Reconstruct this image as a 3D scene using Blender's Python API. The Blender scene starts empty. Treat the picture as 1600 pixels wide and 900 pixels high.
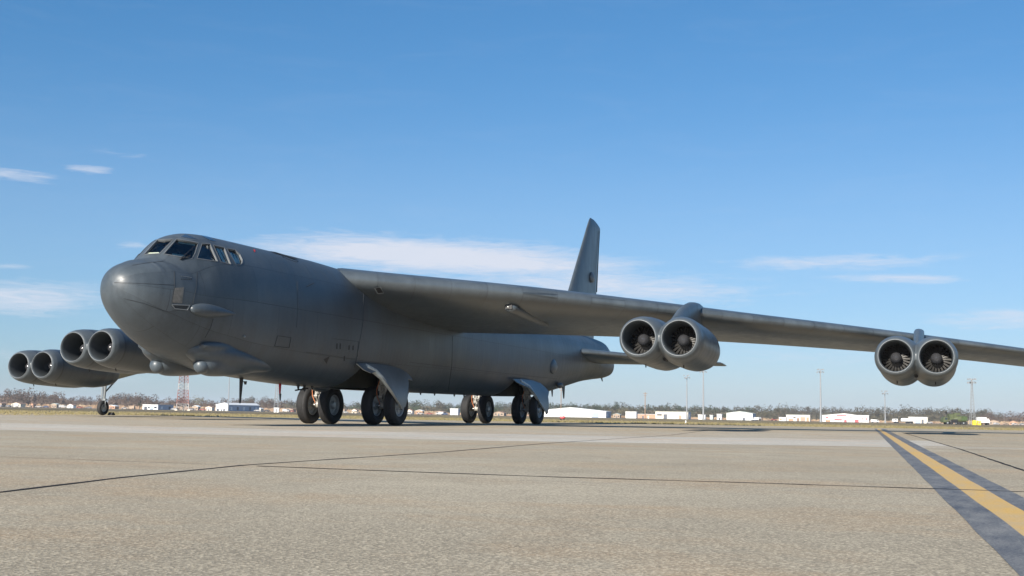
import bpy, bmesh, math, random
from mathutils import Vector, Matrix
from mathutils.bvhtree import BVHTree

random.seed(7)
C = bpy.context.scene
COL = C.collection
R = math.radians
PI = math.pi

# ------------------------------------------------------------------ camera
CAMP = Vector((19.896, -24.421, 0.504))
YAW, PITCH, ROLL, FPX = R(20.125), R(6.100), R(1.028), 1832.63
fw = Vector((-math.sin(YAW)*math.cos(PITCH), math.cos(YAW)*math.cos(PITCH), math.sin(PITCH)))
rt0 = fw.cross(Vector((0, 0, 1))).normalized()
up0 = rt0.cross(fw)
rt = rt0*math.cos(ROLL) + up0*math.sin(ROLL)
up = -rt0*math.sin(ROLL) + up0*math.cos(ROLL)
cd = bpy.data.cameras.new('camera')
cam = bpy.data.objects.new('camera', cd)
COL.objects.link(cam)
cam.matrix_world = Matrix(((rt.x, up.x, -fw.x, CAMP.x), (rt.y, up.y, -fw.y, CAMP.y), (rt.z, up.z, -fw.z, CAMP.z), (0, 0, 0, 1)))
cd.sensor_width = 36
cd.lens = 36*FPX/1600
cd.clip_start = 0.05
cd.clip_end = 20000
C.camera = cam

# ------------------------------------------------------------------ light
SUN_AZ, SUN_EL = R(-8), R(25)       # azimuth measured from the nose direction (-Y), negative = starboard
S = Vector((math.sin(SUN_AZ)*math.cos(SUN_EL), -math.cos(SUN_AZ)*math.cos(SUN_EL), math.sin(SUN_EL)))
sd = bpy.data.lights.new('sun', 'SUN')
sd.energy = 5.0
sd.angle = R(0.53)
sd.color = (1.0, 0.93, 0.83)
so = bpy.data.objects.new('sun', sd)
COL.objects.link(so)
so.rotation_euler = S.to_track_quat('Z', 'Y').to_euler()
so.location = (0, -60, 80)
C.view_settings.view_transform = 'Standard'
C.view_settings.look = 'None'
C.view_settings.gamma = 1
C.view_settings.use_curve_mapping = False
C.view_settings.exposure = 0.85
SKY_STRENGTH = 0.06
HAZE = 0.00010


class NT:
    """small helper round a node tree"""
    def __init__(s, tree):
        s.t = tree; s.n = tree.nodes; s.l = tree.links

    def node(s, typ, **kw):
        n = s.n.new(typ)
        for k, v in kw.items():
            setattr(n, k, v)
        return n

    def put(s, sock, v):
        if hasattr(v, 'is_linked') or isinstance(v, bpy.types.NodeSocket):
            s.l.new(v, sock)
        elif isinstance(v, (tuple, list)) and len(v) == 3 and sock.type == 'RGBA':
            sock.default_value = (*v, 1)
        else:
            sock.default_value = v

    def math(s, op, a, b=0.0, c=0.0, clamp=False):
        n = s.node('ShaderNodeMath', operation=op)
        n.use_clamp = clamp
        s.put(n.inputs[0], a); s.put(n.inputs[1], b); s.put(n.inputs[2], c)
        return n.outputs[0]

    def mix(s, f, a, b, typ='MIX'):
        n = s.node('ShaderNodeMix', data_type='RGBA', blend_type=typ)
        s.put(n.inputs[0], f); s.put(n.inputs[6], a); s.put(n.inputs[7], b)
        return n.outputs[2]

    def noise(s, vec, scale, detail=3, rough=0.5, dist=0.0):
        n = s.node('ShaderNodeTexNoise')
        if vec is not None:
            s.l.new(vec, n.inputs['Vector'])
        n.inputs['Scale'].default_value = scale
        n.inputs['Detail'].default_value = detail
        n.inputs['Roughness'].default_value = rough
        n.inputs['Distortion'].default_value = dist
        return n.outputs['Fac']

    def ramp(s, f, lo, hi, a=0.0, b=1.0):
        n = s.node('ShaderNodeMapRange')
        s.put(n.inputs[0], f)
        for i, v in enumerate((lo, hi, a, b)):
            n.inputs[1+i].default_value = v
        return n.outputs[0]

    def mapping(s, vec, scale=(1, 1, 1), rot=(0, 0, 0), loc=(0, 0, 0)):
        n = s.node('ShaderNodeMapping')
        s.l.new(vec, n.inputs[0])
        n.inputs['Location'].default_value = loc
        n.inputs['Rotation'].default_value = rot
        n.inputs['Scale'].default_value = scale
        return n.outputs[0]


def pixdir(u, w):
    return (fw + rt*((u-800)/FPX) + up*((450-w)/FPX)).normalized()


# ------------------------------------------------------------------ world: sky and thin cirrus
W = bpy.data.worlds.new('World')
C.world = W
W.use_nodes = True
wt = NT(W.node_tree)
for n in list(wt.n):
    wt.n.remove(n)
sky = wt.node('ShaderNodeTexSky', sky_type='NISHITA')
sky.sun_disc = False
sky.sun_elevation = SUN_EL
sky.sun_rotation = math.atan2(S.x, S.y)
sky.altitude = 100
sky.air_density = 1.0
sky.dust_density = 0.45
sky.ozone_density = 3.6
tc = wt.node('ShaderNodeTexCoord')
sx = wt.node('ShaderNodeSeparateXYZ')
wt.l.new(tc.outputs['Generated'], sx.inputs[0])
az = wt.math('ARCTAN2', sx.outputs[0], sx.outputs[1])
el = wt.math('ARCSINE', sx.outputs[2])
cmb = wt.node('ShaderNodeCombineXYZ')
wt.l.new(az, cmb.inputs[0]); wt.l.new(el, cmb.inputs[1])
n1 = wt.noise(wt.mapping(cmb.outputs[0], (2.2, 13, 1), (0, 0, R(5))), 4.0, 9, 0.66, 0.7)
n2 = wt.noise(wt.mapping(cmb.outputs[0], (7, 60, 1), (0, 0, R(9)), (3, 1, 0)), 4.5, 8, 0.68, 0.8)
nn = wt.math('ADD', wt.math('MULTIPLY', n1, 0.5), wt.math('MULTIPLY', n2, 0.5))
# u0,u1 pixel span, w centre, half height, slope in px, strength : each is one cloud bank in (azimuth, elevation)
BANKS = [(385, 1010, 402, 33, 38, 1.38), (640, 1230, 446, 26, 30, .95), (560, 1260, 448, 32, 30, 0.85), (-160, 190, 466, 30, 4, 0.95),
         (-60, 100, 272, 13, 20, .75), (90, 190, 265, 9, 4, .85), (130, 270, 241, 9, 10, .4),
         (1110, 1500, 409, 15, -6, 0.8), (1270, 1580, 436, 9, 4, .75), (1420, 1760, 500, 20, 4, .7),
         (165, 250, 384, 9, 2, .6), (-40, 60, 416, 7, 2, .6), (600, 1900, 560, 26, 10, .35), (-300, 500, 560, 26, 10, .3),
         (60, 300, 600, 20, 0, .25)]
tot = None
for (u0, u1, wc, hh, sl, st) in BANKS:
    a = pixdir((u0+u1)/2, wc); b = pixdir(u1, wc+sl/2); c_ = pixdir(u0, wc-sl/2)
    A = lambda d: math.atan2(d.x, d.y)
    E_ = lambda d: math.asin(d.z)
    a0, e0 = A(a), E_(a)
    ra = (A(b)-A(c_))/2
    k = (E_(b)-E_(c_))/(A(b)-A(c_))
    re = hh/FPX
    da = wt.math('SUBTRACT', az, a0)
    de = wt.math('SUBTRACT', wt.math('SUBTRACT', el, e0), wt.math('MULTIPLY', da, k))
    d2 = wt.math('ADD', wt.math('POWER', wt.math('DIVIDE', wt.math('ABSOLUTE', da), ra), 2.6),
                 wt.math('POWER', wt.math('DIVIDE', wt.math('ABSOLUTE', de), re), 2.0))
    m = wt.math('MULTIPLY', wt.math('EXPONENT', wt.math('MULTIPLY', d2, -1.3)), st)
    tot = m if tot is None else wt.math('MAXIMUM', tot, m)
dens = wt.ramp(wt.math('ADD', wt.math('MULTIPLY', nn, 1.75), wt.math('MULTIPLY', tot, 0.72)), 1.08, 1.72)
dens = wt.math('MULTIPLY', wt.math('MINIMUM', dens, 1.0), wt.math('MINIMUM', wt.math('MULTIPLY', tot, 2.2), 1.0))
ev_ = wt.math('DIVIDE', wt.math('SUBTRACT', el, R(8.0)), R(5.0))
veil = wt.math('ADD', wt.math('MULTIPLY', wt.ramp(n1, 0.5, 0.8), 0.05), wt.math('MULTIPLY', wt.math('EXPONENT', wt.math('MULTIPLY', wt.math('MULTIPLY', ev_, ev_), -1)), .13))
dens = wt.math('MULTIPLY', wt.math('ADD', dens, veil), 0.8)
cloudcol = wt.mix(1.0, (6.9, 7.2, 8.1), (1, 1, 1), 'MULTIPLY')
g0 = wt.mix(1.0, sky.outputs[0], (.78, .96, 1.12), 'MULTIPLY')
gs = wt.node('ShaderNodeSeparateColor'); wt.l.new(g0, gs.inputs[0])
gc = wt.node('ShaderNodeCombineColor')
for i_, (a_, e_) in enumerate(((.716, 1.15), (1.21, .83), (1.604, .75))):
    wt.l.new(wt.math('MULTIPLY', wt.math('POWER', gs.outputs[i_], e_), a_), gc.inputs[i_])
grade = gc.outputs[0]
skyc = wt.mix(dens, grade, cloudcol)
bg = wt.node('ShaderNodeBackground')
bg.inputs['Strength'].default_value = SKY_STRENGTH
wt.l.new(skyc, bg.inputs['Color'])
wo = wt.node('ShaderNodeOutputWorld')
wt.l.new(bg.outputs[0], wo.inputs['Surface'])


# ------------------------------------------------------------------ helpers
def tag(o, label=None, cat=None, group=None, kind=None):
    if label: o['label'] = label
    if cat: o['category'] = cat
    if group: o['group'] = group
    if kind: o['kind'] = kind
    return o


def new_empty(name, loc, label, cat, group=None, rz=0.0):
    o = bpy.data.objects.new(name, None)
    o.empty_display_size = 0.2
    COL.objects.link(o)
    o.location = loc
    o.rotation_euler = (0, 0, rz)
    return tag(o, label, cat, group)


def wloc(o):
    v = Vector((0, 0, 0))
    while o is not None:
        v += o.location
        o = o.parent
    return v


class MB:
    """collects shapes into one mesh"""
    def __init__(s):
        s.v = []; s.f = []; s.uv = None; s.mi = []

    def add(s, vs, fs, mi=0):
        b = len(s.v)
        s.v += [tuple(x) for x in vs]
        s.f += [tuple(b+i for i in f) for f in fs]
        s.mi += [mi]*len(fs)
        return s

    def box(s, c, d, M=None, mi=0):
        cx, cy, cz = c; dx, dy, dz = d[0]/2, d[1]/2, d[2]/2
        vs = [Vector((cx+a*dx, cy+b*dy, cz+e*dz)) for a in (-1, 1) for b in (-1, 1) for e in (-1, 1)]
        if M is not None:
            vs = [M @ v for v in vs]
        return s.add(vs, [(0, 1, 3, 2), (4, 6, 7, 5), (0, 4, 5, 1), (2, 3, 7, 6), (0, 2, 6, 4), (1, 5, 7, 3)], mi)

    def tube(s, p, q, r0, r1=None, n=12, caps=True, mi=0):
        r1 = r0 if r1 is None else r1
        p = Vector(p); q = Vector(q)
        d = (q-p).normalized()
        a = d.orthogonal().normalized(); b = d.cross(a)
        vs = []
        for c, r in ((p, r0), (q, r1)):
            for i in range(n):
                t = 2*PI*i/n
                vs.append(c + a*(r*math.cos(t)) + b*(r*math.sin(t)))
        fs = [(i, (i+1) % n, n+(i+1) % n, n+i) for i in range(n)]
        if caps:
            fs += [tuple(range(n-1, -1, -1)), tuple(range(n, 2*n))]
        return s.add(vs, fs, mi)

    def path(s, pts, r, n=8):
        for a, b in zip(pts, pts[1:]):
            s.tube(a, b, r, r, n)
        return s

    def lathe(s, prof, o, axis, n=32, closed=False, mi=0):
        """prof: list of (r, h) ; axis direction"""
        axis = Vector(axis).normalized(); o = Vector(o)
        a = axis.orthogonal().normalized()
        if abs(axis.y) > .9: a = Vector((1, 0, 0))
        b = axis.cross(a)
        vs = []
        for (r, h) in prof:
            for i in range(n):
                t = 2*PI*i/n
                vs.append(o + axis*h + a*(r*math.cos(t)) + b*(r*math.sin(t)))
        fs = []
        m = len(prof)
        for j in range(m if closed else m-1):
            k = (j+1) % m
            for i in range(n):
                fs.append((j*n+i, j*n+(i+1) % n, k*n+(i+1) % n, k*n+i))
        return s.add(vs, fs, mi)

    def ball(s, c, r, n=16, m=10, M=None):
        c = Vector(c); vs = []; fs = []
        rr = r if isinstance(r, (tuple, list)) else (r, r, r)
        for j in range(m+1):
            p = PI*j/m
            for i in range(n):
                t = 2*PI*i/n
                v = Vector((rr[0]*math.sin(p)*math.cos(t), rr[1]*math.sin(p)*math.sin(t), rr[2]*math.cos(p)))
                if M is not None: v = M @ v
                vs.append(c+v)
        for j in range(m):
            for i in range(n):
                fs.append((j*n+i, (j+1)*n+i, (j+1)*n+(i+1) % n, j*n+(i+1) % n))
        return s.add(vs, fs)

    def prism(s, poly, axis, a0, a1, mi=0):
        """poly of 2D points extruded along axis index ('x','y','z') from a0 to a1"""
        def P(p, a):
            return {'x': (a, p[0], p[1]), 'y': (p[0], a, p[1]), 'z': (p[0], p[1], a)}[axis]
        n = len(poly)
        vs = [P(p, a0) for p in poly] + [P(p, a1) for p in poly]
        fs = [tuple(range(n)), tuple(range(2*n-1, n-1, -1))] + [(i, n+i, n+(i+1) % n, (i+1) % n) for i in range(n)]
        return s.add(vs, fs, mi)

    def build(s, name, mats, parent=None, origin=(0, 0, 0), smooth=True, angle=35, local=False, merge=True):
        me = bpy.data.meshes.new(name)
        o0 = Vector(origin)
        me.from_pydata([tuple(Vector(v) - (Vector((0, 0, 0)) if local else o0)) for v in s.v], [], s.f)
        if not isinstance(mats, (list, tuple)): mats = [mats]
        for m in mats: me.materials.append(m)
        for p, mi in zip(me.polygons, s.mi): p.material_index = mi
        if merge:
            bm = bmesh.new(); bm.from_mesh(me)
            bmesh.ops.remove_doubles(bm, verts=bm.verts, dist=1e-4)
            bmesh.ops.recalc_face_normals(bm, faces=bm.faces)
            bm.to_mesh(me); bm.free()
        if smooth:
            me.shade_smooth()
            me.set_sharp_from_angle(angle=R(angle))
        o = bpy.data.objects.new(name, me)
        COL.objects.link(o)
        if parent is not None:
            o.parent = parent
            o.location = o0 if local else o0 - wloc(parent)
        else:
            o.location = o0
        return o


def pchip(tab, k):
    xs = [t[0] for t in tab]; ys = [t[k] for t in tab]
    n = len(xs)
    h = [xs[i+1]-xs[i] for i in range(n-1)]
    d = [(ys[i+1]-ys[i])/h[i] for i in range(n-1)]
    m = [0]*n
    m[0] = d[0]; m[-1] = d[-1]
    for i in range(1, n-1):
        if d[i-1]*d[i] > 0:
            w1 = 2*h[i]+h[i-1]; w2 = h[i]+2*h[i-1]
            m[i] = (w1+w2)/(w1/d[i-1]+w2/d[i])

    def f(x):
        if x <= xs[0]: return ys[0]
        if x >= xs[-1]: return ys[-1]
        i = max(j for j in range(n-1) if xs[j] <= x)
        t = (x-xs[i])/h[i]
        return ((1+2*t)*(1-t)**2*ys[i] + t*(1-t)**2*h[i]*m[i] + t*t*(3-2*t)*ys[i+1] + t*t*(t-1)*h[i]*m[i+1])
    return f


def unp(u, w, axis, val):
    d = pixdir(u, w)
    t = (val-CAMP[axis])/d[axis]
    return CAMP + d*t


def proj(P):
    d = Vector(P)-CAMP
    D = d.dot(fw)
    return 800+FPX*d.dot(rt)/D, 450-FPX*d.dot(up)/D, D


def inpoly(x, y, poly):
    r = False
    n = len(poly)
    for i in range(n):
        x1, y1 = poly[i]; x2, y2 = poly[(i+1) % n]
        if (y1 > y) != (y2 > y) and x < (x2-x1)*(y-y1)/(y2-y1)+x1:
            r = not r
    return r


# ------------------------------------------------------------------ materials
def pmat(name, col, rough=0.6, metal=0.0, var=0.12, scale=2.0, bump=0.0, bscale=60, spec=0.5, streak=0.0, col2=None, coat=0):
    m = bpy.data.materials.new(name)
    m.use_nodes = True
    t = NT(m.node_tree)
    b = t.n['Principled BSDF']
    tc = t.node('ShaderNodeTexCoord')
    v = tc.outputs['Object']
    f = t.noise(v, scale, 5, 0.6)
    lo = tuple(c*(1-var) for c in col); hi = tuple(c*(1+var) for c in col)
    if col2: hi = col2
    c = t.mix(t.ramp(f, .3, .7), lo, hi)
    if streak:
        g = t.noise(t.mapping(v, (7, 7, .5)), 3, 4, .6)
        c = t.mix(t.ramp(g, .45, .75, 0, streak), c, tuple(x*.45 for x in col))
    t.l.new(c, b.inputs['Base Color'])
    r = t.ramp(t.noise(v, scale*3, 4, .6), .3, .7, max(0, rough-.07), min(1, rough+.07))
    t.l.new(r, b.inputs['Roughness'])
    b.inputs['Metallic'].default_value = metal
    b.inputs['Specular IOR Level'].default_value = spec
    if bump:
        bn = t.node('ShaderNodeBump')
        bn.inputs['Strength'].default_value = bump
        bn.inputs['Distance'].default_value = 0.01
        t.l.new(t.noise(v, bscale, 4, .6), bn.inputs['Height'])
        t.l.new(bn.outputs[0], b.inputs['Normal'])
    return m


GRAY = (0.055, 0.069, 0.082)


def paint(name, col=GRAY, panels=None, uv=False, rough=.36):
    """matt military grey with rain streaks, faded patches, skin panel lines and rivet waviness"""
    m = bpy.data.materials.new(name)
    m.use_nodes = True
    t = NT(m.node_tree)
    b = t.n['Principled BSDF']
    tc = t.node('ShaderNodeTexCoord')
    v = tc.outputs['Object']
    f1 = t.noise(v, .55, 5, .6)
    f2 = t.noise(t.mapping(v, (1, 1, .18)), 3.2, 6, .65)
    f3 = t.noise(v, 14, 4, .6)
    k = t.math('ADD', t.math('ADD', t.math('MULTIPLY', f1, .45), t.math('MULTIPLY', f2, .4)), t.math('MULTIPLY', f3, .15))
    c = t.mix(t.ramp(k, .36, .64), tuple(x*.70 for x in col), tuple(x*1.30 for x in col))
    bmp = t.math('MULTIPLY', f3, .12)
    if panels:
        br = t.node('ShaderNodeTexBrick')
        src = tc.outputs['UV'] if uv else v
        t.l.new(t.mapping(src, *panels.get('map', ((1, 1, 1), (0, 0, 0)))), br.inputs['Vector'])
        br.inputs['Scale'].default_value = 1
        br.inputs['Brick Width'].default_value = panels['w']
        br.inputs['Row Height'].default_value = panels['h']
        br.inputs['Mortar Size'].default_value = panels.get('m', .012)
        br.inputs['Mortar Smooth'].default_value = .3
        br.inputs['Color1'].default_value = (.88, .88, .88, 1)
        br.inputs['Color2'].default_value = (1.10, 1.09, 1.07, 1)
        br.inputs['Mortar'].default_value = (.48, .48, .48, 1)
        br.offset = .5
        c = t.mix(1.0, c, br.outputs['Color'], 'MULTIPLY')
        bmp = t.math('SUBTRACT', bmp, t.math('MULTIPLY', br.outputs['Fac'], .35))
    if uv:
        # vertical frame waviness of the thin skin (oil canning)
        sp = t.node('ShaderNodeSeparateXYZ')
        t.l.new(tc.outputs['UV'], sp.inputs[0])
        wv = t.math('SINE', t.math('MULTIPLY', sp.outputs[0], 2*PI/.26))
        amp = t.ramp(t.noise(t.mapping(tc.outputs['UV'], (.25, .6, 1)), 2, 2), .35, .7, 0, .55)
        bmp = t.math('ADD', bmp, t.math('MULTIPLY', t.math('MULTIPLY', wv, amp), .35))
    t.l.new(c, b.inputs['Base Color'])
    t.l.new(t.ramp(f2, .3, .7, rough-.06, rough+.10), b.inputs['Roughness'])
    bn = t.node('ShaderNodeBump')
    bn.inputs['Strength'].default_value = .35
    bn.inputs['Distance'].default_value = .012
    t.l.new(bmp, bn.inputs['Height'])
    t.l.new(bn.outputs[0], b.inputs['Normal'])
    return m


M = {}
M['fus'] = paint('fuselage_paint', rough=.41, panels=dict(w=2.3, h=.95, m=.010), uv=True)
M['wing'] = paint('wing_paint', rough=.34, col=(.058, .072, .084), panels=dict(w=2.4, h=1.3, m=.012, map=((1, 1, 1), (0, 0, R(52)))))
M['wing'].node_tree.nodes['Principled BSDF'].inputs['Specular IOR Level'].default_value = .85
M['pod'] = paint('nacelle_paint', col=(0.063, 0.077, 0.088))
_t = NT(M['pod'].node_tree); _b = _t.n['Principled BSDF']
_src = _b.inputs['Base Color'].links[0].from_socket
_tc = _t.node('ShaderNodeTexCoord'); _sp = _t.node('ShaderNodeSeparateXYZ'); _t.l.new(_tc.outputs['Object'], _sp.inputs[0])
def _band(y0, hw_): return _t.math('LESS_THAN', _t.math('ABSOLUTE', _t.math('SUBTRACT', _sp.outputs[1], y0)), hw_)
_c = _t.mix(_t.math('MULTIPLY', _band(.60, .05), .55), _src, (.02, .02, .022))
for _y in (1.25, 2.3, 3.4, 4.2):
    _c = _t.mix(_t.math('MULTIPLY', _band(_y, .009), .6), _c, (.02, .02, .022))
_c = _t.mix(_t.math('MULTIPLY', _t.math('LESS_THAN', _sp.outputs[1], .55), .12), _c, (.16, .17, .17))
_t.l.new(_c, _b.inputs['Base Color'])
M['grey'] = paint('grey_paint')
M['dgrey'] = paint('door_paint', col=(.135, .152, .165))
M['lgrey'] = pmat('light_grey_paint', (.22, .24, .25), .45)
M['lip'] = pmat('lip_metal', (.17, .185, .195), .4, .1, var=.1)
M['dark'] = pmat('dark_duct', (.02, .02, .022), .6)
M['duct'] = pmat('duct_grey', (.055, .063, .068), .45)
M['blade'] = pmat('vane_metal', (.020, .019, .017), .5, .1)
M['spin'] = pmat('spinner_black', (.035, .036, .04), .16)
M['tyre'] = pmat('tyre_rubber', (.018, .018, .019), .75, bump=.2)
M['rim'] = pmat('rim_paint', (.36, .38, .39), .4, .2, var=.2, scale=9)
M['strut'] = pmat('strut_white', (.36, .35, .32), .4, .1, var=.3, scale=9)
M['steel'] = pmat('bare_steel', (.55, .55, .53), .25, .9)
M['well'] = pmat('well_dark', (.05, .055, .045), .8)
M['doorin'] = pmat('door_inner_white', (.55, .55, .50), .5, var=.25, scale=6)
M['frame'] = pmat('window_frame_grey', (.105, .115, .122), .45)
M['black'] = pmat('black_plastic', (.012, .012, .013), .5)
M['cream'] = pmat('cream_cloth', (.72, .70, .60), .8)
M['curtain'] = pmat('curtain_cloth', (.70, .74, .72), .9, var=.3, scale=12)
M['redtag'] = pmat('red_streamer', (.45, .03, .04), .8)
M['orange'] = pmat('orange_hose', (.55, .20, .09), .7)


def glassmat():
    m = bpy.data.materials.new('cockpit_glass')
    m.use_nodes = True
    t = NT(m.node_tree)
    t.n.remove(t.n['Principled BSDF'])
    gl = t.node('ShaderNodeBsdfGlossy'); gl.inputs['Roughness'].default_value = .03
    gl.inputs['Color'].default_value = (.9, .95, 1, 1)
    tr = t.node('ShaderNodeBsdfTransparent'); tr.inputs['Color'].default_value = (.80, .86, .82, 1)
    fr = t.node('ShaderNodeFresnel'); fr.inputs['IOR'].default_value = 1.5
    mx = t.node('ShaderNodeMixShader')
    t.l.new(t.math('ADD', fr.outputs[0], .03), mx.inputs[0]); t.l.new(tr.outputs[0], mx.inputs[1]); t.l.new(gl.outputs[0], mx.inputs[2])
    t.l.new(mx.outputs[0], t.n['Material Output'].inputs['Surface'])
    return m


M['glass'] = glassmat()
M['coatglass'] = pmat('tinted_hatch_glass', (.03, .05, .08), .12, 0, spec=.8)

# ------------------------------------------------------------------ ground
fh = Vector((-math.sin(YAW), math.cos(YAW), 0))
rh = Vector((math.cos(YAW), math.sin(YAW), 0))


def zter(D):
    pts = ((0, 0), (74, 0), (110, -.06), (300, -.45), (600, -1.05), (900, -1.45), (1300, -1.9), (2500, -3.2), (9000, -6))
    if D <= 0: return 0
    for (a, za), (b, zb) in zip(pts, pts[1:]):
        if D <= b: return za+(zb-za)*(D-a)/(b-a)
    return pts[-1][1]


def atD(u, D, dz=0.0):
    p = CAMP + fh*D + rh*((u-800)/FPX*D*1.006)
    return Vector((p.x, p.y, zter(D)+dz))


def ground_material():
    m = bpy.data.materials.new('dry_grass_field')
    m.use_nodes = True
    t = NT(m.node_tree); b = t.n['Principled BSDF']
    tc = t.node('ShaderNodeTexCoord'); v = tc.outputs['Object']
    rot = (0, 0, -YAW)
    n1 = t.noise(t.mapping(v, (.012, .06, 1), rot), 1, 5, .6)
    n2 = t.noise(v, .8, 5, .7)
    n3 = t.noise(t.mapping(v, (.03, .03, 1), rot, (5, 3, 0)), 1, 4, .6)
    c = t.mix(t.ramp(n1, .35, .65), (.21, .17, .10), (.145, .13, .065))
    c = t.mix(t.ramp(n2, .35, .7, 0, .5), c, (.20, .15, .075))
    c = t.mix(t.ramp(n3, .45, .62, 0, .8), c, (.27, .215, .13))
    t.l.new(c, b.inputs['Base Color'])
    b.inputs['Roughness'].default_value = 1
    b.inputs['Specular IOR Level'].default_value = .1
    return m


M['field'] = ground_material()


def concrete_material(name, base, alt, tint=1.0):
    m = bpy.data.materials.new(name)
    m.use_nodes = True
    t = NT(m.node_tree); b = t.n['Principled BSDF']
    tc = t.node('ShaderNodeTexCoord'); v = tc.outputs['Object']
    big = t.noise(t.mapping(v, (.22, .22, 1)), 1, 6, .62)
    med = t.noise(v, 1.7, 5, .65)
    rust = t.noise(t.mapping(v, (.35, .5, 1), (0, 0, .4), (7, 2, 0)), 1, 5, .7)
    streakn = t.noise(t.mapping(v, (.05, 1.3, 1), (0, 0, R(-6)), (1, 5, 0)), 1, 5, .7)
    fine = t.noise(v, 55, 6, .85)
    agg = t.node('ShaderNodeTexVoronoi'); agg.inputs['Scale'].default_value = 34
    t.l.new(v, agg.inputs['Vector'])
    agg2 = t.node('ShaderNodeTexVoronoi'); agg2.inputs['Scale'].default_value = 95
    t.l.new(v, agg2.inputs['Vector'])
    c = t.mix(t.ramp(big, .36, .64), tuple(x*.90 for x in base), tuple(x*1.06 for x in alt))
    c = t.mix(t.ramp(med, .3, .72, 0, .5), c, tuple(x*.68 for x in base))
    c = t.mix(t.ramp(rust, .48, .68, 0, .85), c, (base[0]*1.10, base[1]*.86, base[2]*.66))
    c = t.mix(t.ramp(streakn, .50, .70, 0, .5), c, tuple(x*.6 for x in base))
    stn_ = t.noise(t.mapping(v, (.8, .55, 1), (0, 0, .9), (11, 4, 0)), 1, 7, .75, .6)
    c = t.mix(t.ramp(stn_, .54, .70, 0, .48), c, tuple(x*.55 for x in base))
    c = t.mix(t.ramp(stn_, .30, .44, .45, 0), c, tuple(min(.8, x*1.35) for x in base))
    c = t.mix(t.ramp(fine, .38, .62, .85, 0), c, tuple(x*.26 for x in base))
    c = t.mix(t.ramp(fine, .56, .72, 0, .75), c, tuple(min(.8, x*1.8) for x in base))
    sep = t.node('ShaderNodeSeparateColor'); t.l.new(agg.outputs['Color'], sep.inputs[0])
    c = t.mix(t.ramp(sep.outputs[0], .70, .98, 0, .42), c, tuple(x*.45 for x in base))
    sep2 = t.node('ShaderNodeSeparateColor'); t.l.new(agg2.outputs['Color'], sep2.inputs[0])
    c = t.mix(t.ramp(sep2.outputs[1], .55, 1, 0, .5), c, tuple(min(.8, x*1.6) for x in base))
    t.l.new(c, b.inputs['Base Color'])
    b.inputs['Roughness'].default_value = .88
    b.inputs['Specular IOR Level'].default_value = .3
    bn = t.node('ShaderNodeBump'); bn.inputs['Strength'].default_value = .8; bn.inputs['Distance'].default_value = .004
    hgt = t.math('ADD', t.math('MULTIPLY', fine, 1.0), t.math('MULTIPLY', agg2.outputs['Distance'], .6))
    t.l.new(hgt, bn.inputs['Height']); t.l.new(bn.outputs[0], b.inputs['Normal'])
    return m


M['conc'] = concrete_material('apron_concrete', (.46, .395, .285), (.55, .48, .355))
M['conc_light'] = concrete_material('pale_concrete', (.63, .565, .46), (.70, .64, .53))
M['conc_mid'] = concrete_material('warm_concrete', (.52, .45, .345), (.57, .505, .40))
M['asph'] = concrete_material('taxiway_asphalt', (.17, .15, .135), (.21, .19, .17))
M['seal'] = pmat('joint_sealant', (.03, .03, .033), .95, spec=.05)


def wornpaint(name, col, under, lo, hi, sc=(1, .25, 1)):
    m = bpy.data.materials.new(name)
    m.use_nodes = True
    t = NT(m.node_tree); b = t.n['Principled BSDF']
    tc = t.node('ShaderNodeTexCoord'); v = tc.outputs['Object']
    n = t.noise(t.mapping(v, sc), 9, 7, .72)
    g = t.noise(v, 1.1, 4, .6)
    f = t.noise(v, 70, 5, .8)
    k = t.math('ADD', t.math('ADD', t.math('MULTIPLY', n, .5), t.math('MULTIPLY', g, .3)), t.math('MULTIPLY', f, .35))
    c = t.mix(t.ramp(k, lo, hi), col, under)
    c = t.mix(t.ramp(f, .35, .6, .5, 0), c, tuple(x*.45 for x in col))
    t.l.new(c, b.inputs['Base Color'])
    b.inputs['Roughness'].default_value = .75
    bn = t.node('ShaderNodeBump'); bn.inputs['Strength'].default_value = .6; bn.inputs['Distance'].default_value = .003
    t.l.new(f, bn.inputs['Height']); t.l.new(bn.outputs[0], b.inputs['Normal'])
    return m


M['yel'] = wornpaint('yellow_line_paint', (.64, .39, .085), (.46, .37, .25), .48, .74)
M['blk'] = wornpaint('black_border_paint', (.045, .055, .075), (.24, .235, .22), .44, .68)


def sheet(name, pts, z, m, kind='structure'):
    mb = MB().add([(p[0], p[1], z) for p in pts], [tuple(range(len(pts)))])
    return tag(mb.build(name, m, smooth=False), kind=kind)


def strip(name, L, Rr, z, m):
    vs = []
    for a, b in zip(L, Rr):
        vs += [(a[0], a[1], z), (b[0], b[1], z)]
    fs = [(2*i, 2*i+1, 2*i+3, 2*i+2) for i in range(len(L)-1)]
    return tag(MB().add(vs, fs).build(name, m, smooth=False), kind='structure')


# terrain: flat under the apron, falling very gently away behind it, out to the horizon
Ds = [-3000, -500, 0, 40, 70, 74, 90, 110, 150, 200, 300, 450, 600, 900, 1300, 2500, 9000]
Ls = [-9000, -3000, -1200, -500, -200, -60, 0, 60, 200, 500, 1200, 3000, 9000]
vs = []; fs = []
for D in Ds:
    for L in Ls:
        p = CAMP + fh*D + rh*L
        vs.append((p.x, p.y, zter(D)-.03))
nl = len(Ls)
for i in range(len(Ds)-1):
    for j in range(nl-1):
        fs.append((i*nl+j, i*nl+j+1, (i+1)*nl+j+1, (i+1)*nl+j))
tag(MB().add(vs, fs).build('ground', M['field'], smooth=False), kind='structure')


def camxy(D, L):
    p = CAMP + fh*D + rh*L
    return (p.x, p.y)


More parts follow.
